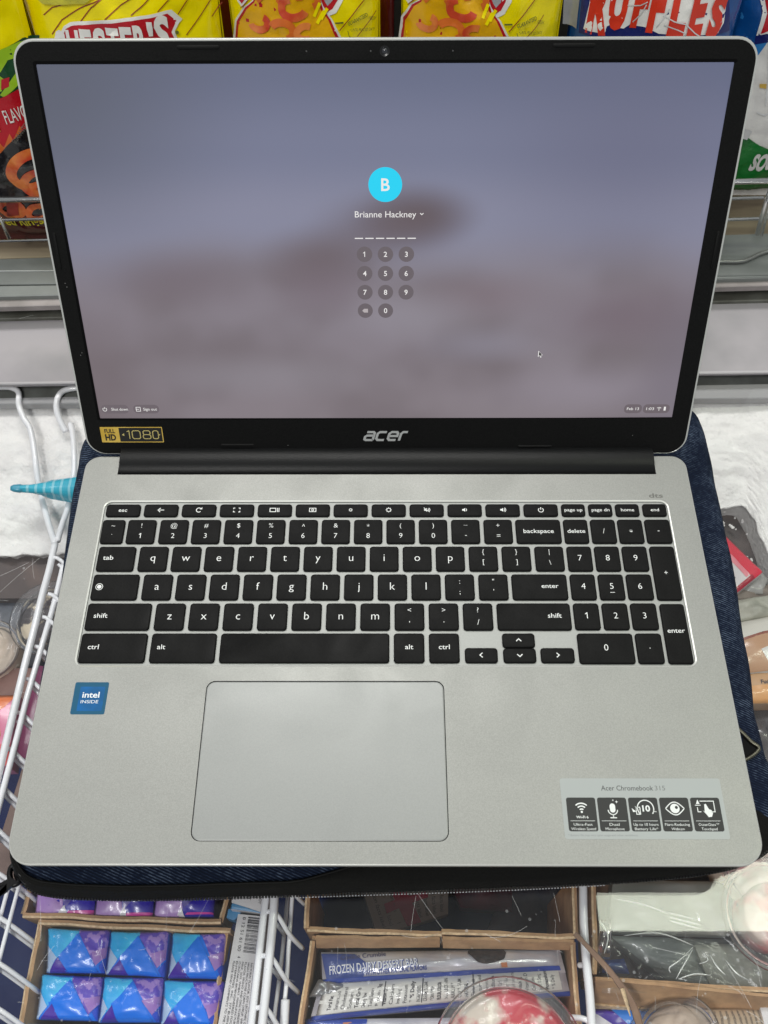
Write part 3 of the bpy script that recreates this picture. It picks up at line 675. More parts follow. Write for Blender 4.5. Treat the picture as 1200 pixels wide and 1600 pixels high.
strip_bar('track_channel', 480, 446, 498, 469, -44, 4, M('channel_dark', (108, 109, 102), .6, col2=(84, 84, 76), c2scale=45, c2pos=(.35, .65)), freezer, back=14)
strip_bar('inner_plate', 500, 470, 599, 580, -47, 4, M('plate_lilac', (160, 156, 160), .5, col2=(142, 140, 143), c2scale=14, bump=.1, bscale=30), freezer, back=4)
strip_bar('plate_lip', 597.5, 579, 600, 582, -46.2, 1.4, M('plate_edge', (176, 174, 176), .5), freezer, back=.1)
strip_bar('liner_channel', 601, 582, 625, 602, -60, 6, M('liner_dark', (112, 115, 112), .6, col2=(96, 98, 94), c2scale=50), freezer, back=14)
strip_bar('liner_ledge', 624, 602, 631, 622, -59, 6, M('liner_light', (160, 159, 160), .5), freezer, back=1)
# bent bright rod lying on the right of the rear rail, highlight painted as a pale line on the left
rd = [U(x, y, -22.2) for x, y in ((1060, 409), (1130, 409), (1158, 408.5), (1172, 404), (1192, 395), (1230, 386), (1300, 381))]
G().tube(catmull(rd, 5), 1.5, 8).build('rail_rod', M('rod_grey', (128, 130, 127), .3, .5), freezer, True, rel(freezer))
G().tube([U(-60, 424, -23.8), U(110, 423, -23.8)], .45, 6).build('rail_highlight', M('highlight_grey', (176, 179, 178), .4), freezer, True, rel(freezer))
# the box itself
inn = M('liner_navy', (26, 38, 92), .7, col2=(42, 54, 100), c2scale=20, spec=.1); out_w = M('cabinet_white', (205, 207, 208), .4)
x0, x1, y0, y1, zb = -430, 430, -440, 210, -330
G().box(x0, x1, y0, y1, zb-4, zb).build('freezer_floor', inn, freezer, False, rel(freezer))
for b in ((x0-6, x0, y0, y1), (x1, x1+6, y0, y1), (x0, x1, y0-6, y0), (x0, x1, y1, y1+6)):
    G().box(*b, zb, -43).build('liner_wall', inn, freezer, False, rel(freezer))
for b in ((x0-40, x0-6.2, y0, y1), (x1+6.2, x1+40, y0, y1), (x0-40, x1+40, y0-46, y0-6.2)):
    G().box(*b, zb-60, -30).build('cabinet_wall', out_w, freezer, False, rel(freezer))
glass_m = CLEAR('lid_glass', (.98, .985, .99), 1.30, .012, haze=.008)
gA = U(-500, 629, -36); gB = U(1700, 600, -36)
gl = [gA, gB, Vector((428, -438, 0)), Vector((-428, -438, 0))]
gl = [Vector((p.x, p.y, 0)) for p in gl]
G().loft([[p+Vector((0, 0, -40.5)) for p in gl], [p+Vector((0, 0, -36.2)) for p in gl]], True, True).build('lid_glass', glass_m, freezer, False, rel(freezer))
# scratches and water specks on the glass
sc = G(); random.seed(3)
def seg(x, y, ang, L, wd, bend=0.):
    pts = []; n = 5
    for i in range(n+1):
        pts.append((x, y)); x += L/n*math.cos(ang); y += L/n*math.sin(ang); ang += bend/n
    sc.ribbon(pts, wd, -36.05)
zones = [(-275, 275, -315, -262, 150), (-262, -205, -250, 60, 60), (232, 275, -240, 40, 40), (60, 270, -310, -250, 60)]
for a, b, c, d, n in zones:
    for _ in range(int(n*.45)):
        seg(random.uniform(a, b), random.uniform(c, d), random.choice((random.uniform(1.1, 2.1), random.uniform(-.7, .2))), random.choice((3, 5, 9, 18))*random.uniform(.6, 1.3), random.uniform(.04, .10), random.uniform(-.7, .7))
for px_, py_, qx, qy in ((62, 1400, 66, 1470), (330, 1395, 300, 1460), (652, 1395, 690, 1452), (650, 1400, 640, 1455), (800, 1400, 815, 1430), (865, 1395, 875, 1440), (1020, 1480, 1070, 1492), (0, 925, 60, 870), (0, 900, 45, 880), (1120, 800, 1152, 782), (30, 498, 52, 492)):
    a = U(px_, py_, -36.05); b = U(qx, qy, -36.05); seg(a.x, a.y, math.atan2(b.y-a.y, b.x-a.x), (b-a).length, .11, random.uniform(-.2, .2))
sc.build('scratch_marks', CLEAR('scratch', (.45, .45, .46), 1.3, .4, haze=.55, hazecol=(.95, .95, .95)), freezer, False, rel(freezer), kind='stuff')
sp_ = G()
for a, b, c, d, n in zones:
    for _ in range(n):
        r = random.choice((.2, .25, .35, .35, .5, .8)); sp_.disc(random.uniform(a, b), random.uniform(c, d), r, 9, -36.0)
sp_.build('water_specks', CLEAR('speck', (.9, .92, .95), 1.3, .3, haze=.12, hazecol=(.9, .92, .95)), freezer, False, rel(freezer), kind='stuff')

# frost bank along the rear
g = G(); nx, ny = 220, 70; vs = []
for j in range(ny+1):
    v = j/ny
    for i in range(nx+1):
        px_ = -160+1520*i/nx
        top = 629+(622-629)*px_/1200
        bot = 868+10*fbm(px_*.02, 3) if px_ < 600 else 792+11*fbm(px_*.03, 8)+max(0, px_-1168)*2.2
        if px_ < 110: bot = 866+5*fbm(px_*.04, 1)
        py_ = top+(bot-top)*min(1, v/.86)
        z = -67-22*min(1, v/.86)
        p = U(px_, py_, z)
        if v > .86: k = (v-.86)/.14; p = p+Vector((0, 10*math.sin(k*1.5), -180*k*k))
        n1 = fbm(p.x*.03, p.y*.03, 1, 5)*5+fbm(p.x*.12, p.y*.12, 2, 4)*2.2+fbm(p.x*.4, p.y*.4, 3, 3)*1.2
        p = p+Vector((fbm(p.x*.2, p.y*.2, 4)*1.2*v, fbm(p.y*.2, p.x*.2, 6)*1.6*v, n1*min(1, .2+v*2)))
        vs.append(p)
fs_ = [(j*(nx+1)+i, j*(nx+1)+i+1, (j+1)*(nx+1)+i+1, (j+1)*(nx+1)+i) for j in range(ny) for i in range(nx)]
fr = G().add(vs, fs_).build('frost', M('frost_white', (243, 241, 238), .95, bump=.7, bdist=.002, bscale=260, col2=(233, 230, 228), c2scale=45, c2pos=(.35, .65)), None, True)
fr['label'] = 'thick bank of white frost built up along the rear of the freezer under the glass'; fr['category'] = 'frost'; fr['kind'] = 'stuff'

# ------------------------------------------------------------------ wire baskets
coat = M('white_coated_wire', (243, 243, 246), .35, coat=.4, bump=.05, bscale=80)
def wires(parent, specs):
    f = rel(parent)
    for pts, r in specs:
        P_ = [U(x, y, z) for x, y, z in pts]
        G().tube(catmull(P_, 5) if len(P_) > 2 else P_, r, 8).build('wire', coat, parent, True, f)
def zp_(L, z): return [(x, y, z) for x, y in L]
bl = thing('wire_basket', 'white coated wire basket with looped handles at left, half sunk in the frost', 'wire basket', tuple(U(20, 1100, -330)), 'white wire baskets hung inside the freezer')
W_ = []
W_ += [(zp_([(-60, 606), (0, 605), (18, 606), (29, 613), (29, 628), (31, 638)], -57)+[(38, 655, -59), (47, 670, -61), (53, 700, -64), (57, 735, -67), (62, 765, -72), (72, 805, -70), (80, 832, -66), (86, 850, -62)], 2.15)]
W_ += [([(150, 605, -57), (122, 606, -57), (101, 610, -57), (91, 620, -57), (88, 636, -58), (93, 655, -62), (103, 675, -67)], 2.2)]
W_ += [([(110, 662, -66), (114, 680, -65), (116, 712, -66), (115, 745, -68), (107, 790, -68), (97, 820, -66), (90, 845, -62)], 2.1)]
W_ += [([(86, 850, -62), (77, 890, -60), (66, 930, -58), (54, 980, -57), (41, 1030, -56), (29, 1080, -55), (12, 1150, -55), (-6, 1225, -55), (-30, 1330, -55)], 2.3)]
W_ += [([(100, 880, -64), (84, 945, -63), (68, 1000, -61), (55, 1045, -60), (42, 1090, -59), (27, 1150, -58), (10, 1215, -57), (-10, 1290, -57), (-22, 1340, -57)], 1.9)]
for (x, y) in ((93, 873), (84, 930), (75, 966), (63, 1012), (50, 1063), (35, 1115), (18, 1171), (4, 1229), (-10, 1289)):
    W_ += [([(x-9, y-2, -60), (x, y+1, -61), (x+17, y+17, -64), (x+44, y+42, -72)], 1.3), ([(x-2, y+8, -64), (x+15, y+25, -68), (x+42, y+50, -76)], 1.25)]
wires(bl, W_)
bd = thing('wire_basket', 'white wire basket grid showing below the zip pull in the bottom left corner', 'wire basket', tuple(U(0, 1500, -330)), 'white wire baskets hung inside the freezer')
W_ = []
for x0_, x1_ in ((30, -6), (14, -22)): W_ += [([(x0_, 1383, -72), (x1_, 1520, -72), (x1_-14, 1600, -72)], 1.15)]
for y_ in (1366, 1434, 1506, 1578): W_ += [([(-30, y_-14, -70), (0, y_, -70), (50, y_+36, -84), (66, y_+50, -104)], 1.25), ([(-30, y_-6, -76), (0, y_+9, -76), (50, y_+45, -90), (64, y_+58, -108)], 1.1)]
wires(bd, W_)
bm_ = thing('wire_basket', 'white wire basket divider between the barcode carton and the dessert bar tray', 'wire basket', tuple(U(430, 1500, -330)), 'white wire baskets hung inside the freezer')
W_ = [([(419, 1380, -58), (412, 1430, -58), (404, 1500, -58), (396, 1570, -58), (388, 1640, -58)], 2.0), ([(430, 1380, -56), (427, 1430, -56), (420, 1504, -56), (412, 1580, -56), (405, 1650, -56)], 2.3)]
W_ += [([(451, 1385, -76), (446, 1440, -76), (438, 1517, -76), (430, 1580, -76), (424, 1640, -76)], 1.1), ([(458, 1385, -70), (453, 1450, -70), (448, 1530, -70), (445, 1562, -70)], 1.15), ([(446, 1562, -69), (444, 1600, -69), (441, 1660, -69)], 2.3)]
for x, y in ((434, 1358), (431, 1427), (424, 1496), (417, 1577)):
    W_ += [([(x-16, y-2, -58), (x, y, -57), (x+22, y+34, -66), (x+42, y+55, -84)], 1.25), ([(x+1, y+17, -62), (x+14, y+34, -74)], 1.1)]
wires(bm_, W_)
br = thing('wire_basket', 'white wire basket upright at the right of the dessert bar tray, beside the torn cardboard', 'wire basket', tuple(U(920, 1500, -330)), 'white wire baskets hung inside the freezer')
W_ = [([(911, 1380, -64), (912, 1440, -64), (916, 1500, -64), (922, 1560, -64), (927, 1640, -64)], 2.3), ([(893, 1590, -70), (912, 1592, -66), (925, 1602, -66), (960, 1640, -70)], 1.5), ([(905, 1508, -70), (915, 1510, -66), (918, 1526, -64)], 1.5)]
wires(br, W_)

# ------------------------------------------------------------------ cardboard trays
card = M('cardboard', (196, 158, 118), .85, grain=.10, gscale=180, bump=.15, bscale=200, col2=(178, 140, 104), c2scale=60)
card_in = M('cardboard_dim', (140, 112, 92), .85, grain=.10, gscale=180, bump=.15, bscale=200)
cutm = M('cardboard_cut', (216, 188, 150), .9, grain=.25, gscale=500)
def wall(parent, a, b, z, h, th=2.6, lean=(0, 0), mat=card):
    """a cardboard wall along px a->b, its top edge at z, ragged"""
    A = U(*a, z); B = U(*b, z); t = (B-A).normalized(); n = Vector((-t.y, t.x, 0)); L = (B-A).length; k = max(3, int(L/4)); loops = []
    f = rel(parent); ln = Vector((*lean, 0))
    for i in range(k+1):
        p = A+t*(L*i/k); r = fbm(p.x*.25, p.y*.25, 7)*.5; q = n*(th/2+.15*fbm(p.x*.6, p.y*.6, 2)); w2 = n*(fbm(p.x*.03, p.y*.03, 3)*.9)
        top = p+Vector((0, 0, r))+w2
        loops.append([top-q+ln*h-Vector((0, 0, h)), top-q-Vector((0, 0, .4)), top-q*.2+Vector((0, 0, .25)), top+q-Vector((0, 0, .3)), top+q+ln*h-Vector((0, 0, h))])
    o = G().loft(loops, True, True).build('side_panel', mat, parent, False, f)
    # pale fluted cut edge
    e = G()
    for i in range(k):
        a_, b_ = loops[i], loops[i+1]; u = Vector((0, 0, .12))
        e.add([a_[1]+u*.5, a_[2]+u, b_[2]+u, b_[1]+u*.5], [(0, 1, 2, 3)])
    e.build('cut_edge', cutm, o, False, f); return o
def tray(label, walls, floor, zt, h, loc, fm=None):
    t = thing('cardboard_tray', label, 'cardboard tray', tuple(U(*loc, zt-h)), 'open cardboard trays in the freezer')
    for wl in walls: wall(t, wl[0], wl[1], zt+(wl[2] if len(wl) > 2 else 0), h-2, lean=(wl[3] if len(wl) > 3 else (0, 0)))
    P_ = [U(x, y, zt) for x, y in floor]
    g = G(); a = [Vector((p.x, p.y, zt-h)) for p in P_]; b = [p+Vector((0, 0, 1.5)) for p in a]; g.loft([a, b], True, True)
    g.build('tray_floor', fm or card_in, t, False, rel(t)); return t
tray('cardboard tray holding the purple wrapped bites, half hidden under the zip edge', [((60, 1340), (36, 1428)), ((36, 1430), (345, 1441), 2), ((368, 1345), (343, 1440)), ((60, 1338), (366, 1344))], [(60, 1340), (366, 1345), (343, 1440), (38, 1430)], -82, 34, (190, 1390))
tray('cardboard tray holding the rows of blue wrapped bites in the bottom left corner', [((62, 1443), (27, 1620), 2, (.18, 0)), ((60, 1441), (360, 1455), 3), ((352, 1456), (330, 1640)), ((28, 1640), (330, 1645))], [(64, 1445), (352, 1458), (330, 1640), (28, 1640)], -84, 36, (190, 1540))
tray('cardboard tray of frozen dairy dessert bars with the red and white cup in it', [((488, 1470), (464, 1640), 2), ((488, 1467), (688, 1468), 0), ((691, 1467), (898, 1474), 0), ((895, 1472), (908, 1640), 3), ((464, 1655), (908, 1655))], [(488, 1468), (896, 1472), (908, 1650), (464, 1650)], -76, 44, (690, 1540))
tray('dark deep cardboard tray above the dessert bars, its upper edge under the zip', [((483, 1375), (478, 1450), 2), ((480, 1452), (690, 1459), 0), ((690, 1456), (899, 1463), 1), ((897, 1370), (899, 1461), 2), ((483, 1340), (897, 1338))], [(484, 1342), (896, 1342), (898, 1460), (480, 1452)], -70, 120, (690, 1400), inn)
tray('cardboard tray at lower right holding clear bagged goods and the blue chip', [((926, 1360), (930, 1522), 2), ((930, 1528), (1215, 1550), 3), ((1250, 1360), (1240, 1550)), ((926, 1340), (1240, 1345))], [(928, 1345), (1238, 1345), (1236, 1550), (930, 1528)], -74, 46, (1080, 1450))
# lit front face flaps of the trays
def flap(parent, q, z0, z1, mat=card, name='flap'):
    a = [U(*q[0], z0), U(*q[1], z0), U(*q[2], z1), U(*q[3], z1)]; nrm = (a[1]-a[0]).cross(a[3]-a[0]).normalized()*1.6
    k = 12; loops = []
    for i in range(k+1):
        u = i/k; p = a[0].lerp(a[1], u); r = a[3].lerp(a[2], u); w2 = Vector((0, .5*fbm(p.x*.08, 1, 3), .7*fbm(p.x*.1, 2, 5)))
        loops.append([p+w2, r+w2*.4, r+w2*.4-nrm, p+w2-nrm])
    return G().loft(loops, True, True).build(name, mat, parent, False, rel(parent))
trs = [o for o in COL.objects if o.name.startswith('cardboard_tray')]
flap(trs[2], [(494, 1461), (687, 1464), (687, 1476), (494, 1477)], -70, -80); flap(trs[2], [(692, 1463), (896, 1468), (890, 1480), (692, 1477)], -70, -80)
flap(trs[4], [(930, 1526), (1230, 1556), (1230, 1592), (927, 1566)], -70, -92)
flap(trs[4], [(928, 1566), (1010, 1572), (1010, 1577), (926, 1574)], -90, -94, cutm)
# torn strip of cardboard
torn = thing('torn_cardboard_strip', 'thin torn cardboard strip hanging diagonally across the corner of the lower right tray', 'cardboard strip', tuple(U(950, 1510, -70)))
P_ = [U(*p, z) for *p, z in ((898, 1458, -56), (925, 1486, -57), (955, 1520, -58), (974, 1545, -60), (990, 1572, -62), (1002, 1610, -64))]
g = G(); Pc = catmull(P_, 5); loops = []
for i, p in enumerate(Pc):
    t = (Pc[min(i+1, len(Pc)-1)]-Pc[max(i-1, 0)]).normalized(); n = t.cross(Vector((0, 0, 1))).normalized(); w_ = 1.2+.9*i/len(Pc)+.3*fbm(i*.4, 1)
    loops.append([p-n*w_, p-n*w_*.6+Vector((0, 0, .8)), p+n*w_+Vector((0, 0, .5)), p+n*w_-Vector((0, 0, .8))])
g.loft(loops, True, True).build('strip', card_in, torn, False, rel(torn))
G().tube([U(972, 1545, -59), U(978, 1565, -58), (U(985, 1588, -58))], [1.2, 1., .3], 5).build('torn_end', cutm, torn, False, rel(torn))

# ------------------------------------------------------------------ wrapped goods
def goods(name, label, cat, q, z, h, dome, mat, decals=(), group=None, crump=.4, n=16, power=.35, zs_=None, skirt_in=.0):
    """q: TL,TR,BR,BL where its top stands; decals in (u right, v down) on the top"""
    zz = zs_ or (z,)*4
    if name == 'wrapped_bite':
        jr = random.Random(int(q[0][0]*3+q[0][1])); q = tuple((x+jr.uniform(-1.8, 1.8), y+jr.uniform(-1.8, 1.8)) for x, y in q); dome = dome*jr.uniform(.8, 1.25); crump = .9
    C = [U(*p, k) for p, k in zip(q, zz)]; c = sum(C, Vector())/4
    t = thing(name, label, cat, (c.x, c.y, min(zz)-h), group); f = rel(t); ph = c.x*.37
    def surf(u, v, off=0.):
        u_ = min(max(u, 0), 1); v_ = min(max(v, 0), 1)
        p = (C[0]*(1-u_)+C[1]*u_)*(1-v_)+(C[3]*(1-u_)+C[2]*u_)*v_
        e = (max(0, math.sin(math.pi*u_))*max(0, math.sin(math.pi*v_)))**power
        return p+Vector((0, 0, dome*e+crump*fbm(p.x*.09+ph, p.y*.09, 3)*e*2+crump*.5*fbm(p.x*.3, p.y*.3+ph, 1)*e+off))
    g = G(); vs = [surf(i/n, j/n) for j in range(n+1) for i in range(n+1)]
    fs_ = [(j*(n+1)+i, (j+1)*(n+1)+i, (j+1)*(n+1)+i+1, j*(n+1)+i+1) for j in range(n) for i in range(n)]
    g.add(vs, fs_)
    rim = [(i/n, 0) for i in range(n)]+[(1, j/n) for j in range(n)]+[(1-i/n, 1) for i in range(n)]+[(0, 1-j/n) for j in range(n)]
    L0 = [surf(*r) for r in rim]; L1 = [p-Vector((0, 0, h*.5))-(p-c)*(-.02) for p in L0]; L2 = [p.lerp(Vector((c.x, c.y, p.z)), .03+skirt_in)-Vector((0, 0, h)) for p in L0]
    g.loft([L0, L1, L2], False, True)
    g.build('wrapper', mat, t, 60, f)
    rj = random.Random(int(abs(c.x*7+c.y*13)))
    for k, d in enumerate(decals):
        gg, m, nm = (d[0], d[1], d[2] if len(d) > 2 else 'printed_patch')
        if isinstance(gg, list):
            if name == 'wrapped_bite': gg = [(x+(rj.uniform(-.035, .035) if 0 < x < 1 else 0), y+(rj.uniform(-.035, .035) if 0 < y < 1 else 0)) for x, y in gg]
            gg = G().poly(gg)
        gg.split(.02 if n >= 28 else .06)
        gg.build(nm, m, t, True, lambda p, k=k: f(surf(p[0], p[1], (.45 if n >= 28 else .2)+.08*k)))
    return t
def foil(name, col, **k): return M(name, col, k.pop('rough', .3), coat=.35, bump=.25, bscale=70, **k)
cy = foil('foil_cyan', (62, 188, 240), col2=(40, 164, 234), c2scale=60); bl_ = foil('foil_blue', (0, 116, 236)); bl2 = foil('foil_blue2', (36, 74, 200)); vi = foil('foil_violet', (66, 30, 160)); pu = foil('foil_purple', (96, 74, 190), col2=(166, 136, 214), c2scale=220, c2pos=(.48, .56)); li = foil('foil_lilac', (182, 146, 206), col2=(150, 110, 190), c2scale=40); wt = foil('foil_white', (226, 224, 232)); mg = foil('foil_magenta', (206, 60, 160)); gv = foil('foil_greyviolet', (92, 80, 158)); tl = foil('foil_teal', (44, 128, 170)); db = foil('foil_deepblue', (48, 34, 168))
paleb = foil('foil_pale', (166, 190, 224))
blue_dec = [([(0, 0), (.52, 0), (.54, .1), (.2, .7), (0, 1)], cy), ([(0, .35), (.2, .7), (.06, 1), (0, 1)], paleb), ([(.53, .12), (.92, 1), (.36, 1), (.22, .64)], bl_), ([(.22, .66), (.37, 1), (.04, 1)], vi), ([(.5, 0), (1, 0), (1, .66), (.88, .86), (.56, .13)], pu), ([(.9, .84), (1, .68), (1, 1), (.95, 1)], bl2), ([(.75, .55), (1, .45), (1, .66), (.88, .84)], li)]
rows = [[((76, 1450), (171, 1452), (162, 1521), (72, 1519)), ((175, 1454), (266, 1456), (257, 1526), (165, 1524)), ((270, 1457), (358, 1460), (347, 1531), (261, 1528))],
        [((67, 1524), (160, 1526), (152, 1597), (56, 1594)), ((163, 1526), (255, 1529), (248, 1599), (153, 1598)), ((258, 1531), (350, 1535), (338, 1604), (250, 1602))]]
where = [['upper row, left', 'upper row, middle', 'upper row, right beside the barcode carton'], ['second row, left beside the tray wall', 'second row, middle', 'second row, right']]
gb = 'blue wrapped bites in the lower left tray'
for r_ in range(2):
    for c_ in range(3):
        goods('wrapped_bite', 'blue and purple foil wrapped bite, '+where[r_][c_], 'ice cream bite', rows[r_][c_], -86-r_*.8, 22, 5.5, bl_, blue_dec, gb, power=.28)
for c_, q in enumerate((((42, 1600), (146, 1602), (140, 1680), (34, 1676)), ((150, 1603), (242, 1604), (236, 1682), (144, 1680)), ((247, 1606), (335, 1609), (330, 1686), (240, 1684)))):
    goods('wrapped_bite', 'teal edge of a foil wrapped bite at the bottom of the picture, '+('leftmost', 'middle', 'rightmost')[c_], 'ice cream bite', q, -87, 22, 4, tl, [], gb)
for c_, q in enumerate((((64, 1352), (152, 1354), (146, 1433), (54, 1431)), ((158, 1354), (244, 1356), (238, 1435), (147, 1433)), ((250, 1356), (338, 1358), (332, 1432), (240, 1436)))):
    goods('wrapped_bite', 'lilac and deep blue foil wrapped bite peeking out below the zip, '+('left', 'middle', 'right')[c_], 'ice cream bite', q, -84, 22, 5, db,
          [([(0, 0), (.4, 0), (.52, .84), (.44, .98), (0, .98)], li), ([(.32, .3), (.9, .4), (.53, .84)], gv), ([(.9, .4), (1, .4), (1, .95), (.56, .95), (.53, .86)], db), ([(.42, 1), (.5, .8), (.56, 1)], wt), ([(.7, .4), (1, .3), (1, .5)], mg if c_ == 0 else db), ([(.56, .93), (1, .9), (1, .97), (.56, .98)], mg)], 'purple wrapped bites in the upper left tray', power=.28)

# cartons with printing
paper = M('carton_white', (214, 211, 212), .5, bump=.06, bscale=60); inkp = M('ink_printed', (70, 68, 74), .6); blue_c = M('carton_blue', (66, 132, 178), .4)
def column_text(lines, u0, du, v0, cap_u, ax='L'):
    """lines of small print turned a quarter, running down the carton"""
    g = G()
    for i, (t, ln) in enumerate(lines): 
        h_ = G().text(t, 1, 0, 0, ax=ax, width=ln); h_.map(lambda p: (u0-i*du+p[1]*cap_u, v0+p[0], 0)); g.add(h_.v, h_.f)
    return g
ing = ['FRUCTOSE CORN SYRUP CONTAINS LESS THAN 2% OF', 'NATURAL FLAVOR, SOY LECITHIN, CREAM, LIQUID GUM', 'HIGH FRUCTOSE CORN SYRUP, WHEY, NONFAT MILK', 'FLAVOR, MONO AND DIGLYCERIDES, GUAR GUM, CELL', 'MILK, SOY, WHEAT. MANUFACTURED IN A FACILITY', 'CONTAINS BIOENGINEERED FOOD INGREDIENTS', 'ENTERPRISES, INC., 777 BUSINESS DRIVE, OR', 'PLEASE SEND COMMENTS TO THE ABOVE ADDRESS']
bars = G(); v = .015; random.seed(11)
while v < .27:
    w_ = random.choice((.003, .003, .006, .009)); bars.poly([(.42, v), (.86, v), (.86, v+w_), (.42, v+w_)]); v += w_+random.choice((.003, .004, .008))
dig = G().text('0 12 51 61 00', 1, 0, 0, ax='L', width=.24); dig.map(lambda p: (.27+p[1]*.11, .02+p[0], 0))
four = G().text('4', 1, 0, 0); four.map(lambda p: (.3+p[1]*.1, .3+p[0]*.02, 0))
goods('printed_carton', 'white carton with barcode and fine print standing between the blue bites and the wires', 'carton', ((372, 1428), (412, 1432), (388, 1670), (330, 1660)), -72, 55, .6, paper,
      [(bars, inkp, 'barcode'), (dig, inkp, 'printed_text'), (four, inkp, 'printed_text'), (column_text([(t, .62) for t in ing], .86, .1, .33, .062), inkp, 'printed_text')], crump=.1, n=10)
goods('printed_carton', 'white carton with blue lower edge, only its corner showing under the zip beside the wires', 'carton', ((376, 1330), (424, 1332), (408, 1427), (360, 1420)), -70, 50, .6, paper,
      [([(0, .9), (1, .99), (1, 1), (0, 1)], blue_c), (column_text([('SYRUP, CREAM, SUGAR, SOY', .78), ('NATURAL FLAVORS', .7), ('VANILLA EXTRACT', .74), ('FOR THE BEST BY', .66), ('CONSUME', .6)], .9, .17, .08, .08), inkp, 'printed_text')], crump=.1, n=10)
goods('carton', 'small blue carton corner poking out between the purple bites and barcode carton', 'carton', ((357, 1420), (378, 1424), (366, 1438), (354, 1434)), -78, 20, .3, blue_c, n=4)

# dessert bars
barw = M('bar_wrapper', (208, 206, 210), .25, .2, coat=.6, bump=.4, bscale=45, col2=(184, 182, 192), c2scale=40); barb = foil('bar_blue', (52, 74, 158)); barb2 = foil('bar_blue_dark', (70, 86, 148)); choc = M('chocolate', (40, 32, 32), .6, bump=.8, bscale=240, col2=(66, 54, 52), c2scale=260); stick = M('stick_wood', (188, 120, 82), .6)
def skt(t, u0, u1, v0, cap, slope, bold=.03): 
    g = G().text(t, 1, 0, 0, ax='L', width=1., bold=bold); g.map(lambda p: (u0+(u1-u0)*p[0], v0+slope*p[0]-p[1]*cap, 0)); return g
cr = [(.69+.078*math.cos(2*math.pi*k/26)*(1+.06*math.sin(5*k)), .18+.40*math.sin(2*math.pi*k/26)*(1+.08*math.cos(7*k))) for k in range(26)]
cr = [(x, max(.01, y)) for x, y in cr]
goods('ice_cream_bar', 'silver and blue wrapped dessert bar with chocolate cookie picture, topmost bar in the tray', 'ice cream bar', ((502, 1488), (874, 1482), (884, 1520), (504, 1538)), -84, 14, 9, barw,
      [([(0, .05), (.14, .1), (.2, .5), (.16, .93), (.02, .98)], barb2), ([(0, .86), (.5, .82), (.98, .72), (.98, .90), (.5, .96), (0, .99)], barb),
       (skt('FROZEN DAIRY DESSERT BAR', .035, .40, .62, .27, -.16), barb, 'print_shadow'), (skt('FROZEN DAIRY DESSERT BAR', .032, .397, .60, .26, -.16, .012), M('ink_white', (232, 234, 240), .4), 'printed_text'),
       (skt('NATURAL FLAVOR WITH OTHER NATURAL FLAVORS', .035, .43, .82, .13, -.16, .02), M('ink_blue', (60, 78, 150), .4), 'printed_text'), (skt('Cookie Crumble', .08, .27, .22, .16, -.1, .01), M('ink_blue2', (80, 84, 120), .4), 'printed_text'),
       (cr, choc), ([(.735, .56), (.76, .56), (.76, .74), (.735, .74)], stick)], 'wrapped dessert bars in the tray', crump=.9, n=34, power=.5)
nutr = ['Total Fat', 'Saturated', 'Cholesterol', 'Sodium', 'Total Carb', 'Dietary Fiber', 'Total Sugars', 'Protein 3g', 'Vitamin D', 'Calcium', 'Iron 0.5mg', 'Potassium', '* % Daily', 'INGREDIENTS', 'CREAM, SUGAR', 'CORN SYRUP', 'FLOUR, COCOA', 'SOY LECITHIN', 'ALKALI, SALT', 'GUAR GUM', 'NATURAL']
def nutrition(u0, u1, v0, v1, n_, sl):
    g = G()
    for i in range(n_):
        t = nutr[i % len(nutr)]; u = u0+(u1-u0)*i/n_; h_ = G().text(t, 1, 0, 0, ax='L', width=(v1-v0)*(.6+.4*((i*7) % 5)/5), bold=.03 if i % 4 == 0 else .005)
        h_.map(lambda p: (u+(.6*(u1-u0)/n_)*(1-p[1])*.9, v1-p[0]+sl*(u-u0), 0)); g.add(h_.v, h_.f)
    return g
paperb = M('bar_label', (206, 204, 200), .35, coat=.4, bump=.3, bscale=50)
def vline(u, v0, v1, w=.004): return [(u, v0), (u+w, v0), (u+w, v1), (u, v1)]
goods('ice_cream_bar', 'dessert bar wrapper showing its back label, partly under the round cup, second in the tray', 'ice cream bar', ((500, 1536), (880, 1506), (892, 1556), (484, 1596)), -85, 14, 8, barw,
      [([(.02, .08), (.97, .12), (.97, .8), (.02, .86)], paperb), ([(0, .88), (1, .86), (1, 1), (0, 1)], barb), (nutrition(.05, .95, .14, .78, 34, -.03), inkp, 'printed_text'), (vline(.27, .12, .8), inkp), (vline(.42, .12, .8), inkp), (vline(.62, .12, .8), inkp)], 'wrapped dessert bars in the tray', crump=1.0, n=34, power=.5)
goods('ice_cream_bar', 'dessert bar wrapper with orange stick end, lowest one at the left of the round cup', 'ice cream bar', ((474, 1592), (760, 1590), (760, 1655), (466, 1660)), -87, 12, 4, barw,
      [([(0, .0), (.35, .02), (.35, .14), (0, .18)], barb), ([(.22, .1), (.29, .08), (.29, .4), (.22, .4)], stick)], 'wrapped dessert bars in the tray', crump=.8, n=18)
goods('crumpled_wrapper', 'crumpled end of a grey wrapper at the left wall of the dessert bar tray', 'wrapper', ((498, 1530), (560, 1540), (520, 1556), (482, 1558)), -84, 10, 3, M('wrapper_grey', (150, 150, 152), .25, .4, coat=.5, bump=.9, bscale=60), crump=2., n=14)
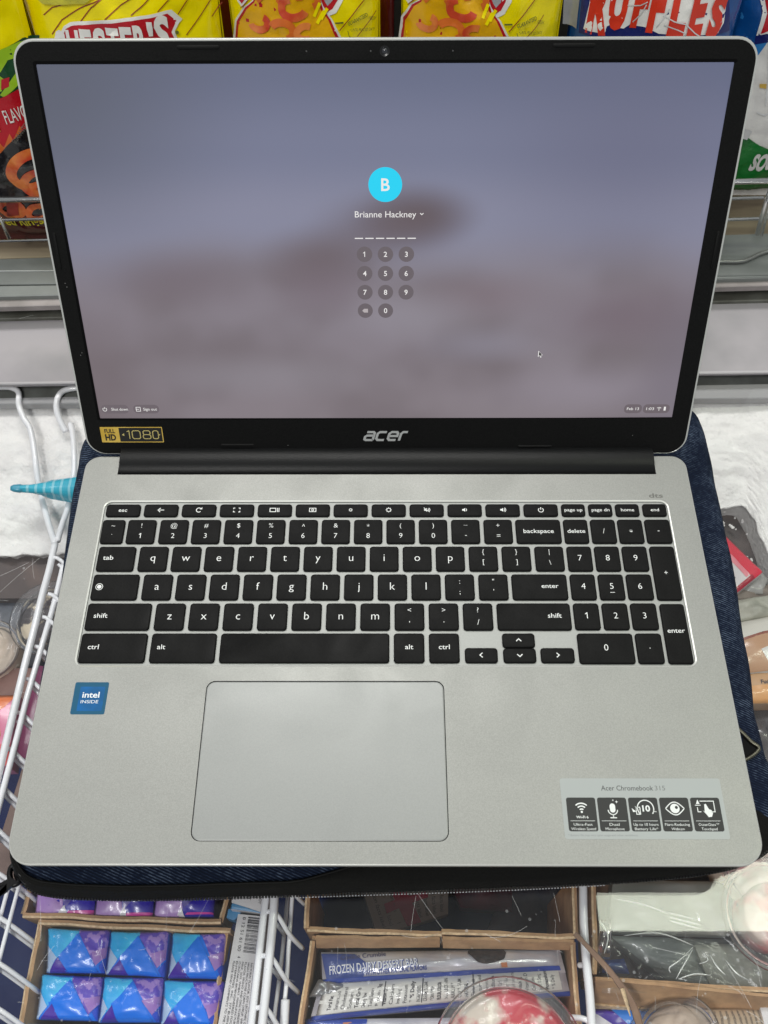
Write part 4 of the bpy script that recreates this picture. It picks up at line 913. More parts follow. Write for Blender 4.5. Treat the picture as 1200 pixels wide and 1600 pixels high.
# things deep in the dark tray
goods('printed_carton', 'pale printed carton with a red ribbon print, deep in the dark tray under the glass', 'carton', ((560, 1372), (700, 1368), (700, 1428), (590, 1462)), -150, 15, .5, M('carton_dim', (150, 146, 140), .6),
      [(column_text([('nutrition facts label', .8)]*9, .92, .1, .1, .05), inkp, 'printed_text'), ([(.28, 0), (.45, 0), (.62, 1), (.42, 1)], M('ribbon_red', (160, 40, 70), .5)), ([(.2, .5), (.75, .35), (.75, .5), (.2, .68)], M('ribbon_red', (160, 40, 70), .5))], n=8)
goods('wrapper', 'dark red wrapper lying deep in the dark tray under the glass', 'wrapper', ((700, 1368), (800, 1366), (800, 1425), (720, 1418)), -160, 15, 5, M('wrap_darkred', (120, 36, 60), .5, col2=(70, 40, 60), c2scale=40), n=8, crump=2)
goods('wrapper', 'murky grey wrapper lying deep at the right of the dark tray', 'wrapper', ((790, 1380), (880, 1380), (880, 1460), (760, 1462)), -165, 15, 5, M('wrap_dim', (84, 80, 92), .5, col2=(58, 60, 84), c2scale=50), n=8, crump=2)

# round cups
film = CLEAR('clear_lid', (.98, .97, .98), 1.25, .10, haze=.075, bump=.3, bscale=40); film2 = CLEAR('clear_cup', (.95, .94, .95), 1.35, .05, haze=.08, bump=.2, bscale=30)
def cup(label, px_, py_, z, R, content, depth=45, tilt=(0, 0), cat='sundae cup', grp=None, contz=-3, crr=.82):
    c = U(px_, py_, z); t = thing('dessert_cup', label, cat, (c.x, c.y, z-depth), grp); f = rel(t)
    Rt = Matrix.Rotation(math.radians(tilt[0]), 3, 'X') @ Matrix.Rotation(math.radians(tilt[1]), 3, 'Y')
    G().lathe([(R*.70, -depth), (R*.9, -8), (R*.93, -3), (R, -2)], 48, c, Rt, cap0=True).build('cup_wall', film2, t, True, f)
    G().lathe([(R+1.2, -2.5), (R+2.2, -1.2), (R+1.6, .4), (R+.4, .6), (R-.6, -.2), (R-1.6, .8), (R-3.2, 1.4), (R-5, .6), (R-6.5, 3.2), (R*.7, 6.2), (R*.4, 7.6), (.01, 8)], 56, c, Rt).build('lid', film, t, True, f)
    g = G(); n, m = 48, 12; loops = []
    for j in range(m+1):
        rr = R*crr*(1-j/m)+.01
        loops.append([c+Rt@Vector((rr*math.cos(2*math.pi*k/n), rr*math.sin(2*math.pi*k/n), contz-2+4*(j/m)**.6+2.2*fbm(rr*math.cos(2*math.pi*k/n)*.12, rr*math.sin(2*math.pi*k/n)*.12, c.x*.01)*(1 if j else 0))) for k in range(n)])
    loops.insert(0, [p+Rt@Vector((0, 0, -depth*.7)) for p in loops[0]])
    g.loft(loops, False, False).build('filling', content, t, True, f)
    return t
rw = M('sundae_red_white', (204, 22, 50), .3, coat=.3, col2=(226, 214, 196), c2scale=42, c2pos=(.45, .53)); rw2 = M('sundae_pink', (226, 120, 120), .4, col2=(232, 214, 200), c2scale=50, c2pos=(.42, .6)); ck = M('cookie_sundae', (62, 54, 56), .5, col2=(222, 208, 180), c2scale=70, c2pos=(.50, .56)); cream = M('cream_filling', (214, 198, 178), .4, col2=(190, 170, 150), c2scale=30)
gc = 'round dessert cups with clear lids'
cup('large clear cup with red syrup over white ice cream in the dessert bar tray', 797, 1662, -58, 36.5, rw, grp=gc, depth=60, crr=.9, contz=-1)
cup('clear cup with pale pink strawberry filling under the right front corner of the laptop', 1216, 1428, -62, 27, rw2, grp=gc, crr=.62)
cup('clear cup with cream and pink filling just beside the right zip corner', 1216, 1340, -66, 30, M('sundae_cream_pink', (232, 214, 200), .4, col2=(214, 70, 96), c2scale=20, c2pos=(.5, .6)), grp=gc, crr=.95)
cup('round clear cup of dark cookies and cream behind the left basket rail', 78, 964, -76, 24, ck, grp=gc, crr=.84)
cup('round clear cup of beige ice cream cut by the left picture edge', -22, 1015, -80, 19, cream, grp=gc, crr=.9)
cup('clear cup lying tilted below the lower right tray, beige filling', 1052, 1622, -74, 22, cream, tilt=(-28, -30), grp=gc, crr=.9)
# goods at left behind the rails
goods('brown_carton', 'brown carton under the left basket rail between the cups and the pink packet', 'carton', ((-40, 1044), (62, 1044), (50, 1100), (-50, 1102)), -92, 25, .8, M('carton_brown', (136, 100, 88), .5, col2=(120, 84, 76), c2scale=30), n=8)
goods('pink_packet', 'pink packet with orange and yellow print at the left picture edge', 'packet', ((-40, 1088), (28, 1086), (12, 1196), (-60, 1200)), -78, 20, 3, foil('pack_pink', (214, 118, 152)),
      [([(.3, 0), (1, 0), (.75, .2), (.5, .3), (.3, .3)], foil('pack_orange', (228, 120, 62))), ([(.55, .62), (.72, .42), (.78, .6), (.68, .74)], foil('pack_yellow', (232, 190, 66))), ([(.3, .75), (1, .7), (1, 1), (.3, 1)], foil('pack_coral', (222, 92, 92)))], n=12)
goods('purple_packet', 'purple and olive packet squeezed between basket rail and laptop edge', 'packet', ((60, 1040), (120, 1045), (80, 1195), (22, 1180)), -88, 15, 3, foil('pack_plum', (126, 52, 92)), [([(.45, 0), (.7, 0), (.6, 1), (.4, 1)], foil('pack_olive', (140, 116, 48))), ([(.3, .0), (.6, .0), (.5, .12), (.3, .12)], foil('pack_orange2', (206, 96, 40)))], n=12)
goods('dark_tray_carton', 'dark brown carton at left under the frost edge, behind the cups', 'carton', ((-60, 866), (110, 868), (100, 935), (-60, 935)), -98, 30, 1, M('dark_brown', (74, 62, 60), .6, col2=(112, 92, 84), c2scale=20, c2pos=(.5, .65)), n=8)
goods('grey_packet', 'bluish grey packet behind the round cups at the left edge', 'packet', ((-50, 934), (60, 938), (60, 1040), (-50, 1042)), -105, 20, 2, M('wrap_bluegrey', (92, 98, 108), .4, coat=.4, col2=(54, 56, 66), c2scale=35), n=8)
goods('brown_carton_edge', 'worn brown carton running along the left side under the basket rungs', 'carton', ((38, 1190), (62, 1196), (26, 1372), (-20, 1372)), -92, 30, .8, M('carton_worn', (128, 106, 98), .7, col2=(160, 138, 124), c2scale=24, c2pos=(.5, .65)), n=10)
# blue cone wrapper
cone = thing('cone_wrapper', 'turquoise striped foil cone wrapper with twisted tip poking out left of the laptop', 'ice cream cone', tuple(U(120, 765, -75)))
a = U(24, 763, -56); b = U(330, 772, -76); ax_ = (b-a); L = ax_.length; R = ax_.normalized().to_track_quat('Z', 'Y').to_matrix()
m = foil('cone_foil', (28, 168, 196)); nt = m.node_tree; tc = nt.nodes.new('ShaderNodeTexCoord'); wv = nt.nodes.new('ShaderNodeTexWave'); wv.bands_direction = 'X'; wv.inputs['Scale'].default_value = 55; wv.inputs['Distortion'].default_value = .6
rp = nt.nodes.new('ShaderNodeValToRGB'); rp.color_ramp.elements[0].position = .72; rp.color_ramp.elements[0].color = rgb((6, 176, 204)); rp.color_ramp.elements[1].position = .86; rp.color_ramp.elements[1].color = rgb((132, 206, 222))
nt.links.new(tc.outputs['Object'], wv.inputs[0]); nt.links.new(wv.outputs['Fac'], rp.inputs[0]); nt.links.new(rp.outputs[0], nt.nodes['Principled BSDF'].inputs['Base Color'])
loops = []; n = 28
for zf, r in ((0, .5), (.012, 2.2), (.06, 2.7), (.12, 3.8), (.18, 5.6), (.3, 9.2), (.42, 12.4), (.6, 16), (.8, 19), (1, 21)):
    loops.append([a+ax_*zf+R@Vector((math.cos(t_)*r*(1+(.25 if zf < .2 else .05)*math.sin(4*t_+zf*30)), math.sin(t_)*r*(1+.05*math.sin(7*t_)), 0)) for t_ in [2*math.pi*k/n for k in range(n)]])
G().loft(loops, True, True).build('foil_cone', m, cone, True, rel(cone))
G().loft([[a+R@Vector((math.cos(t_)*r*1.05, math.sin(t_)*r*.8, z_)) for t_ in [2*math.pi*k/10 for k in range(10)]] for z_, r in ((-3, 1.6), (-1, 2.6), (3, 3.1), (5, 2.4))], True, True).build('twisted_tip', foil('cone_tip', (30, 150, 180)), cone, True, rel(cone))
# right side goods
goods('dark_mesh_sack', 'dark mesh bag of frozen goods below the frost at the right edge', 'bag', ((1080, 782), (1290, 782), (1290, 930), (1080, 930)), -112, 20, 3, M('dark_sack', (70, 62, 60), .6, col2=(98, 84, 78), c2scale=25, bump=.4, bscale=60), n=14, crump=2)
frd = G(); random.seed(5)
for _ in range(46):
    k = random.random(); px_ = 1118+90*k; py_ = random.choice((795, 812, 848))+42*k+random.uniform(-3, 3)
    p = U(px_, py_, -103); r = random.uniform(.3, 1.1); frd.lathe([(r, -.6), (r*.8, .2), (.01, .5)], 7, p)
frd.build('frost_dots', MATS['frost_white'], bpy.data.objects['dark_mesh_sack'], True, rel(bpy.data.objects['dark_mesh_sack']), kind='stuff')
redp = foil('pack_red', (214, 44, 66)); 
def ut(t, u0, u1, v, cap, b=.03): g = G().text(t, 1, 0, 0, ax='L', width=1., bold=b); g.map(lambda p: (u0+(u1-u0)*p[0], v-p[1]*cap, 0)); return g
goods('red_white_packet', 'red topped white packet with a nutrition label, right of the sleeve', 'packet', ((1122, 826), (1192, 894), (1150, 928), (1082, 868)), -84, 18, 2.5, foil('pack_white', (206, 200, 200)),
      [([(0, 0), (1, 0), (1, .36), (0, .3)], redp), ([(0, .3), (.9, .36), (.9, .48), (0, .44)], foil('pack_rose', (222, 130, 140))), ([(.92, .3), (1, .3), (1, 1), (.92, 1)], foil('pack_darkred', (160, 24, 46))), (ut('Nutrition Facts', .1, .8, .74, .14), inkp, 'printed_text')], n=12)
goods('crumpled_plastic', 'grey end of crumpled clear plastic just below the red topped packet', 'wrapper', ((1186, 890), (1200, 905), (1192, 928), (1160, 926)), -90, 10, 3, M('plastic_grey', (150, 148, 144), .25, coat=.6, bump=.8, bscale=50), n=8, crump=1.5)
goods('folded_bag', 'brown folded bag edge below the red topped packet', 'bag', ((1120, 918), (1260, 914), (1260, 940), (1130, 948)), -94, 20, 4, M('bag_taupe', (116, 104, 94), .5, bump=.5, bscale=30), n=14, crump=2.5)
goods('folded_bag', 'pale grey folded bag lying between the red topped packet and the tan packet', 'bag', ((1130, 940), (1260, 926), (1260, 962), (1140, 976)), -88, 20, 6, M('bag_palegrey', (176, 172, 158), .45, bump=.5, bscale=30, col2=(130, 134, 122), c2scale=20), n=14, crump=3)
goods('tan_packet', 'white and tan packet with brown stripe at the right picture edge', 'packet', ((1128, 978), (1270, 950), (1270, 1048), (1140, 1056)), -84, 20, 6, foil('pack_offwhite', (208, 204, 194)),
      [([(0, .44), (.4, .34), (1, .3), (1, .95), (0, 1)], foil('pack_tan', (188, 146, 112))), ([(0, .40), (.4, .30), (1, .27), (1, .31), (.4, .345), (0, .46)], foil('pack_brown', (142, 80, 62))), ([(.36, .62), (.56, .52), (1, .5), (1, .88), (.46, .88)], foil('pack_white2', (214, 212, 206)))], n=14)
goods('orange_packet', 'tan and orange packet below the white and tan one at the right edge', 'packet', ((1140, 1052), (1270, 1046), (1270, 1098), (1150, 1100)), -86, 20, 4, foil('pack_tanorange', (198, 156, 114)), [([(0, .5), (1, .45), (1, 1), (0, 1)], foil('pack_apricot', (218, 160, 100))), (ut('Fudge', .33, .5, .38, .12), inkp, 'printed_text')], n=12)
goods('dark_wrapper', 'dark grey wrapper with shiny folds right of the sleeve, below the orange packet', 'wrapper', ((1150, 1102), (1280, 1100), (1290, 1330), (1170, 1330)), -100, 20, 5, M('wrap_dark', (88, 82, 80), .3, coat=.6, bump=.6, bscale=30, col2=(60, 56, 58), c2scale=30), n=16, crump=4)
# lower right tray contents
goods('foil_wrapper', 'crumpled silver foil wrapper upright at the left of the lower right tray', 'wrapper', ((936, 1438), (957, 1436), (955, 1496), (930, 1494)), -74, 12, 4, M('foil_silver', (176, 174, 172), .15, .8, bump=.9, bscale=60), n=14, crump=2.5)
goods('blue_chip_packet', 'small dark blue packet corner at the bottom left of the lower right tray', 'packet', ((945, 1500), (975, 1498), (984, 1522), (940, 1520)), -92, 12, 2, foil('pack_navy', (34, 52, 128)), [([(.2, .3), (.7, .3), (.7, .5), (.2, .5)], foil('pack_navyl', (70, 96, 170)))], n=8)
goods('grey_reflection_patch', 'grey green patch standing in for a glass reflection across the lower right tray', 'bag', ((952, 1462), (1200, 1470), (1206, 1560), (1060, 1545)), -98, 16, 6, M('bag_reflection_grey', (122, 128, 126), .4, coat=.4, bump=.5, bscale=30, col2=(156, 160, 150), c2scale=18), n=16, crump=3)  # sheet coloured pale to stand in for a second reflection in the glass
goods('pale_reflection_patch', 'pale grey green patch painted as a glass reflection, right in the lower right tray', 'bag', ((1085, 1476), (1215, 1474), (1220, 1548), (1112, 1546)), -90, 14, 4, M('bag_reflection_pale', (164, 166, 154), .5, coat=.2, bump=.4, bscale=40, col2=(140, 144, 134), c2scale=50), n=14, crump=2)  # brightest part of that reflection, painted as a solid patch
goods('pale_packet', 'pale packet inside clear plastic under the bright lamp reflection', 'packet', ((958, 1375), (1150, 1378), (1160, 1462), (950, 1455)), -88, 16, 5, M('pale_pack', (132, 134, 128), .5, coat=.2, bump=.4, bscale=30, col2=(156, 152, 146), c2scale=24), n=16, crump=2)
# clear bag of film over them, glints on its creases painted as pale tubes
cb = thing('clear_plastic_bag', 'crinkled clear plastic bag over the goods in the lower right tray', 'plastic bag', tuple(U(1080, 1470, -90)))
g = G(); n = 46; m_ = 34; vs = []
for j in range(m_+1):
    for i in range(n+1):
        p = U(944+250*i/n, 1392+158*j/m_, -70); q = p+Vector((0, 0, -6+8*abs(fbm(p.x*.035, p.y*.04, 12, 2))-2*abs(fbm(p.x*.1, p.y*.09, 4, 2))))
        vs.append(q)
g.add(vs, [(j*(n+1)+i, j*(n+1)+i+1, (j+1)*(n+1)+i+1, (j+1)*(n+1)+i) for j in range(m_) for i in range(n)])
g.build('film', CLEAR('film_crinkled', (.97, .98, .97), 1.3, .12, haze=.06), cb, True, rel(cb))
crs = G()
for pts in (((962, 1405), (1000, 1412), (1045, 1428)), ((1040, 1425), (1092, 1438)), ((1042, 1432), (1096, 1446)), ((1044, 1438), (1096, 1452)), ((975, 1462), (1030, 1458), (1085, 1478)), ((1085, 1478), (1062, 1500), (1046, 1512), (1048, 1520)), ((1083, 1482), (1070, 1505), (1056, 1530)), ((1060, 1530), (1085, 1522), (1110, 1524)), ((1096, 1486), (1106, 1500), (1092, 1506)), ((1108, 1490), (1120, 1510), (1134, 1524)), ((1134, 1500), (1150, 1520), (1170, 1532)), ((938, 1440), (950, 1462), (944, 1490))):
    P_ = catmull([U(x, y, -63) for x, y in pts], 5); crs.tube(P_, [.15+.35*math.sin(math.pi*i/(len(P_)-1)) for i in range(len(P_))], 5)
crs.build('film_crease_glint', M('film_glint_white', (215, 218, 214), .3, .5, coat=.5), cb, True, rel(cb))
# bottom right below the tray
goods('blue_box', 'blue and violet packet under the torn strip at the bottom edge', 'packet', ((922, 1576), (1030, 1580), (1030, 1680), (920, 1680)), -92, 20, 2, foil('pack_brightblue', (28, 118, 214)), [([(.0, 0), (.3, 0), (.62, .3), (.5, .32), (.1, .12)], vi), ([(0, .05), (.12, .1), (.42, .3), (0, .3)], wt)], n=12)
goods('printed_tub', 'beige printed tub lying on its side at the bottom right', 'tub', ((1092, 1578), (1192, 1574), (1206, 1660), (1080, 1660)), -84, 30, 12, M('tub_beige', (192, 172, 148), .45, coat=.3), [(column_text([('nutrition facts per cup', .7)]*10, .9, .085, .05, .045), inkp, 'printed_text')], n=14, power=.6)
goods('white_flap', 'white paper flap at the bottom right corner beside the beige tub', 'flap', ((1186, 1568), (1230, 1566), (1230, 1610), (1196, 1606)), -80, 4, .5, paper, n=6)

# ================================================================== SHELF WITH BAGS BEHIND
rack = thing('display_rack', 'chrome wire display rack with beige wooden shelf behind the freezer, holding the snack bags', 'display rack', (0, 290, -60))
rf = rel(rack)
woodm = M('shelf_wood', (152, 140, 118), .5, col2=(108, 96, 80), c2scale=30)
nt = woodm.node_tree   # stretch the grain along the shelf
for n_ in nt.nodes:
    if n_.type == 'TEX_NOISE':
        mp = nt.nodes.new('ShaderNodeMapping'); mp.inputs['Scale'].default_value = (.12, 1.4, 1); tcn = [q for q in nt.nodes if q.type == 'TEX_COORD'][0]
        nt.links.new(tcn.outputs['Object'], mp.inputs[0]); nt.links.new(mp.outputs[0], n_.inputs['Vector'])
sh = [U(-140, 407, -30), U(1340, 363, -30)]
G().loft([[Vector((sh[0].x, sh[0].y-1, z)), Vector((sh[1].x, sh[1].y-1, z)), Vector((sh[1].x+60, 420, z)), Vector((sh[0].x-60, 420, z))] for z in (-46, -30)], True, True).build('shelf_board', woodm, rack, False, rf)
G().box(-460, 460, 420, 428, -46, 420).build('gap_backing', M('backing_black', (24, 24, 24), .7), rack, False, rf)  # added dark sheet, keeps the grey surroundings from showing through the gaps
chrome = M('chrome', (236, 236, 234), .24, 1.)
oF = Vector((0, 206, 0)); nF = Vector((0, 1, 0))
def cw(pts, r, y=206):
    P_ = [UP(a, b, Vector((0, y, 0)), nF) for a, b in pts]; G().tube(P_, r, 10).build('wire', chrome, rack, True, rf)
# fence wires run across behind the laptop; left end / right end heights as they are
cw([(-80, 314), (600, 299), (1300, 280)], 2.0); cw([(-80, 346), (600, 327), (1193, 309)], 1.2); cw([(-80, 379), (600, 360), (1300, 338)], 1.2)
cw([(1206, 292), (1196, 318), (1183, 366)], 1.7, 200); cw([(1212, 292), (1202, 320), (1190, 368)], 1.0, 203)
cw([(-20, 318), (0, 340), (14, 372)], 1.4, 200)

def bag(label, xl, xr, ybot_px, y, t_, H, Dp, mat, grp='snack bags standing on the rack', seed=0, cat='snack bag'):
    """upright pillow bag. Returns a tool that lays print on it; art is given by where it stands on the front"""
    th = math.radians(t_); X = Vector((1, 0, 0)); Y = Vector((0, math.sin(th), math.cos(th))); N = Vector((0, -math.cos(th), math.sin(th)))
    o0 = Vector((0, y, -28)); A = UP(xl, 40, o0, N); B = UP(xr, 40, o0, N); zb_ = UP(600, ybot_px, o0, N)
    W = B.x-A.x; base = Vector(((A.x+B.x)/2, zb_.y, zb_.z))
    tg = thing('snack_bag', label, cat, tuple(base), grp); f = rel(tg)
    def surf(a, b, off=0.):
        u = max(-1, min(1, 2*a/W)); v = max(0, min(1, b/H)); s_ = max(0, min(1, (v-.035)/.93))
        e = (max(0, 1-u*u)**.62)*(math.sin(math.pi*s_)**.42)
        edge = 1-e
        wr = (2.4*fbm(a*.03+seed, b*.03, 2, 3)+1.6*abs(fbm(a*.07, b*.04+seed, 5, 3))*(.6+edge))*min(1, e*4)+.8*fbm(a*.22+seed, b*.015, 3)*edge
        return base+X*(a*(1-.03*math.sin(math.pi*v)))+Y*b+N*(Dp*e+wr*1.1+off)
    g = G(); n, m = 44, 60
    fr_ = [[surf(-W/2+W*i/n, H*j/m) for i in range(n+1)] for j in range(m+1)]
    g.add([p for r in fr_ for p in r], [(j*(n+1)+i, j*(n+1)+i+1, (j+1)*(n+1)+i+1, (j+1)*(n+1)+i) for j in range(m) for i in range(n)])
    back = [[base+X*(-W/2+W*i/n)+Y*(H*j/m)-N*(Dp*.8*(max(0, 1-(2*i/n-1)**2)**.6)*(math.sin(math.pi*j/m)**.45)) for i in range(n+1)] for j in range(m+1)]
    g.add([p for r in back for p in r], [(j*(n+1)+i, (j+1)*(n+1)+i, (j+1)*(n+1)+i+1, j*(n+1)+i+1) for j in range(m) for i in range(n)])
    g.build('foil_body', mat, tg, True, f)
    oP = base+N*Dp*.85; lay = [0]
    def ab(px_, py_):
        p = UP(px_, py_, oP, N)-base; return (p.dot(X), p.dot(Y))
    def put(gg, m_, nm='print', step=3.2):
        """gg: a G or a list of px points"""
        if isinstance(gg, list): gg = G().poly([ab(*p) for p in gg])
        lay[0] += 1; k = .35+.12*lay[0]
        gg.split(step).build(nm, m_, tg, True, lambda p: f(surf(p[0], p[1], k)))
    def txt(t, px_, py_, wpx, cappx, rot=0., bold=.03, sh_=0.):
        a = ab(px_, py_); b = ab(px_+wpx, py_); c = ab(px_, py_-cappx)
        return G().text(t, c[1]-a[1], a[0], a[1], ax='L', ay='B', width=b[0]-a[0], bold=bold, shear=sh_, rot=rot)
    def line(pts, wpx):
        q = [ab(*p) for p in pts]; w_ = ab(pts[0][0]+wpx, pts[0][1])[0]-q[0][0]; return G().ribbon(q, w_)
    return put, txt, line, ab
yel = M('bag_yellow', (240, 222, 0), .18, coat=.2, spec=.3, bump=.6, bscale=22); yel2 = M('bag_yellow_deep', (222, 168, 10), .25, coat=.25, spec=.35, bump=.5, bscale=30); redb = M('bag_red', (178, 18, 34), .25, coat=.25, spec=.35, bump=.5, bscale=30); whi = M('bag_white', (224, 222, 218), .3, coat=.5, bump=.4, bscale=30); mar = M('bag_maroon_line', (140, 50, 20), .35); navy = M('bag_navy', (22, 32, 96), .25, coat=.25, spec=.35, bump=.4, bscale=30); blu = M('bag_blue', (12, 70, 134), .2, coat=.3, spec=.35, bump=.5, bscale=30); gry = M('bag_silver', (168, 170, 178), .25, .2, coat=.25, spec=.35, bump=.5, bscale=30); oliv = M('ink_olive', (96, 98, 20), .5); ora = M('bag_orange', (206, 100, 30), .3, coat=.5, bump=.4, bscale=30); orr = M('bag_orange_red', (196, 62, 34), .3, coat=.5, col2=(222, 128, 60), c2scale=60); blk = M('bag_black', (22, 18, 18), .2, coat=.8, bump=.5, bscale=30); grn = M('bag_green', (14, 64, 34), .25, coat=.25, spec=.35, bump=.4, bscale=30); lim = M('bag_lime', (150, 190, 40), .25, coat=.25, spec=.35); redl = M('letter_red', (204, 52, 30), .25, coat=.25, spec=.35); kgr = M('bag_kelly', (22, 118, 46), .2, coat=.3, spec=.35, bump=.5, bscale=30, col2=(12, 84, 34), c2scale=30); yin = M('ink_yellow', (214, 200, 40), .4)
# 1: leftmost, black and red with rings
put, txt, line, ab = bag('yellow, red and black bag of flavored rings at the left picture edge', -110, 47, 372, 222, 10, 205, 20, yel, seed=1)
put([(-95, 84), (0, 80), (30, 70), (60, 72), (75, 150), (30, 150), (0, 170), (-95, 190)], grn); put([(-30, 100), (2, 78), (26, 73), (50, 80), (40, 92), (12, 96), (2, 112)], lim); put([(0, 116), (8, 122), (5, 140), (-20, 146)], lim); put([(28, 112), (42, 100), (48, 118), (20, 142), (8, 150), (2, 146)], lim); put([(4, 122), (16, 120), (16, 134), (4, 138)], redb)
put([(-95, 186), (0, 152), (34, 138), (70, 120), (90, 230), (40, 228), (0, 228), (-95, 240)], redb)
put([(-95, 232), (-10, 232), (2, 216), (10, 224), (18, 204), (24, 214), (34, 192), (38, 208), (60, 190), (100, 300), (75, 372), (-95, 372)], ora); put([(-95, 240), (0, 238), (14, 222), (26, 212), (40, 200), (70, 210), (100, 300), (80, 340), (-95, 340)], blk)
put([(-100, 338), (100, 338), (100, 396), (-100, 396)], M('bag_darkmaroon', (70, 14, 16), .25, coat=.6))
def ringart(cx_, cy_, r, w_, s=1.):
    q = [ab(cx_+r*math.cos(t_)*(1+.04*math.sin(3*t_)), cy_+s*r*math.sin(t_)) for t_ in [2*math.pi*k/36 for k in range(36)]]; return G().ribbon(q, ab(cx_+w_, cy_)[0]-ab(cx_, cy_)[0], closed=True)
put(ringart(52, 266, 33, 17, .82), orr, step=4); put(ringart(58, 286, 20, 13, .8), orr, step=4); put(ringart(14, 330, 20, 12, .6), orr, step=4); put(ringart(60, 334, 16, 10, .7), orr, step=4)
put(G().poly([ab(8, 318), ab(28, 318), ab(28, 340), ab(8, 344)]), M('bag_red_dark', (150, 44, 30), .3, coat=.4))
put(txt('FLAVORED', 14, 189, 58, 20, .14, 0.0), whi); put(txt('r', -4, 196, 14, 34, .1, .08), yin); put(txt('GUARANTEED', 28, 219, 40, 7, .75, .0), M('ink_grey', (110, 106, 100), .5)); put(txt('Flavored Rings', -40, 369, 116, 13, .17, .02), yin)
# 2
put, txt, line, ab = bag('yellow bag with red banner and white lettering above the upper left of the laptop', 46, 348, 330, 232, 9, 190, 24, yel, seed=4)
for q in ([(60, 33), (75, 20), (100, 10), (130, -8)], [(75, 60), (92, 36), (120, 18), (160, 0), (175, -10)], [(122, 38), (140, 15), (165, -5)], [(163, 31), (190, 8), (210, -4)], [(205, 24), (225, 8), (238, -6)], [(247, 20), (262, 5), (275, -10)], [(278, 28), (290, 10), (303, -8)], [(292, 60), (312, 36), (330, 10), (336, -10)], [(330, 40), (345, 22)]): put(line(catmull([Vector((*p, 0)) for p in q], 4), 1.6) if False else line(q, 1.5), mar)
ban = [(84, 66), (96, 44), (106, 38), (262, 19), (268, 19), (285, 36), (280, 41), (274, 52), (280, 66), (284, 110), (84, 120)]
put(ban, whi); cx_, cy_ = 180, 60; put([(92, 66), (99, 48), (108, 43), (262, 24), (276, 37), (269, 52), (275, 64), (278, 106), (92, 112)], redb)
xx = 88
for i, (ch, w_) in enumerate(zip("CHESTER'S", (20, 20, 19, 20, 20, 19, 20, 9, 22))):
    yb = 97-2.4*i; hcap = 50 if i == 8 else 43
    put(txt(ch, xx, yb, w_, hcap, 0, .045), whi, 'letter', 6); xx += w_+1.8
put(G().disc(*ab(278, 53), 1.1), oliv)
put([(45, 4), (60, 0), (110, -2), (150, -6), (130, 8), (60, 14)], M('bag_fold', (188, 180, 30), .15, coat=1, bump=.8, bscale=60))
# 3 and 4: yellow bags with deep yellow field, badge and stripes
for k, (xl, xr, dx, who) in enumerate(((362, 594, 0, 'yellow bag with red and white badge edge, left of the webcam'), (627, 874, 263, 'yellow bag with red and white badge edge, right of the webcam'))):
    put, txt, line, ab = bag(who+', behind the laptop', xl, xr, 330, 234, 9, 190, 22, yel, seed=7+k)
    sh_ = lambda L: [(x+dx, y) for x, y in L]
    put(sh_([(356, 80), (361, 45), (376, 20), (390, 10), (400, -12), (500, -12), (508, 18), (520, 32), (535, 60), (548, 100)]), whi)
    put(sh_([(360, 80), (364, 46), (379, 20), (392, 10), (402, -12), (498, -12), (505, 18), (517, 32), (531, 60), (544, 100)]), redb)
    put(sh_([(364, 80), (368, 47), (382, 22), (394, 12), (404, -12), (496, -12), (501, 18), (513, 32), (526, 60), (539, 100)]), yel2)
    put(sh_([(492, -14), (540, -14), (537, 4), (526, 22), (514, 27), (506, 18)]), whi); put(sh_([(496, -14), (532, -14), (529, 2), (520, 16), (512, 21), (505, 12)]), redb); put(sh_([(500, -14), (524, -14), (520, 4), (512, 12), (508, 6)]), gry)
    put(sh_([(360, -12), (378, -12), (386, 6), (374, 20), (366, 12)]), whi); put(sh_([(363, -12), (375, -12), (381, 4), (374, 14), (368, 8)]), redb)
    # plain puff shapes where the bag carries its picture
    for a_, b_, r_, w_, t0, t1, m_ in ((420, 2, 17, 11, 150, 400, ora), (458, 14, 20, 12, 20, 250, orr), (402, 40, 14, 10, -60, 160, orr), (440, 48, 18, 11, 200, 420, ora), (478, 50, 14, 10, 60, 300, orr), (482, 2, 15, 10, 180, 420, ora)):
        q = [ab(a_+dx+r_*math.cos(math.radians(t0+(t1-t0)*j/16))*(1+.05*math.sin(j)), b_+.7*r_*math.sin(math.radians(t0+(t1-t0)*j/16))) for j in range(17)]
        put(G().ribbon(q, ab(a_+w_, b_)[0]-ab(a_, b_)[0]), m_, step=4)
    for q in ([(491, 26), (500, 6)], [(496, 36), (507, 18)], [(502, 30), (512, 14)]): put(line(sh_(q), 5), yel)
    put(line(sh_([(532, 47), (556, 22), (577, 0), (585, -10)]), 1.6), mar); put(line(sh_([(560, 60), (580, 40), (590, 28)]), 1.3), mar); put(line(sh_([(372, 20), (385, 6)]), 1.2), mar)
    put(txt('GUARANTEED', 546+dx, 41, 32, 6, .25, .02), oliv); put(txt('FRESH', 578+dx, 38, 12, 5, -.3, .0), oliv); put(txt('\u2022 UNTIL PRINTED DATE', 548+dx, 49, 40, 4.5, -.2, .0), oliv); put(line(sh_([(545, 48), (547, 56), (556, 66)]), .9), oliv)
    put(txt('BRAND', 524+dx, 36, 13, 3.5, 0, .0) if False else line(sh_([(525, 35), (538, 35)]), 2.5), oliv)
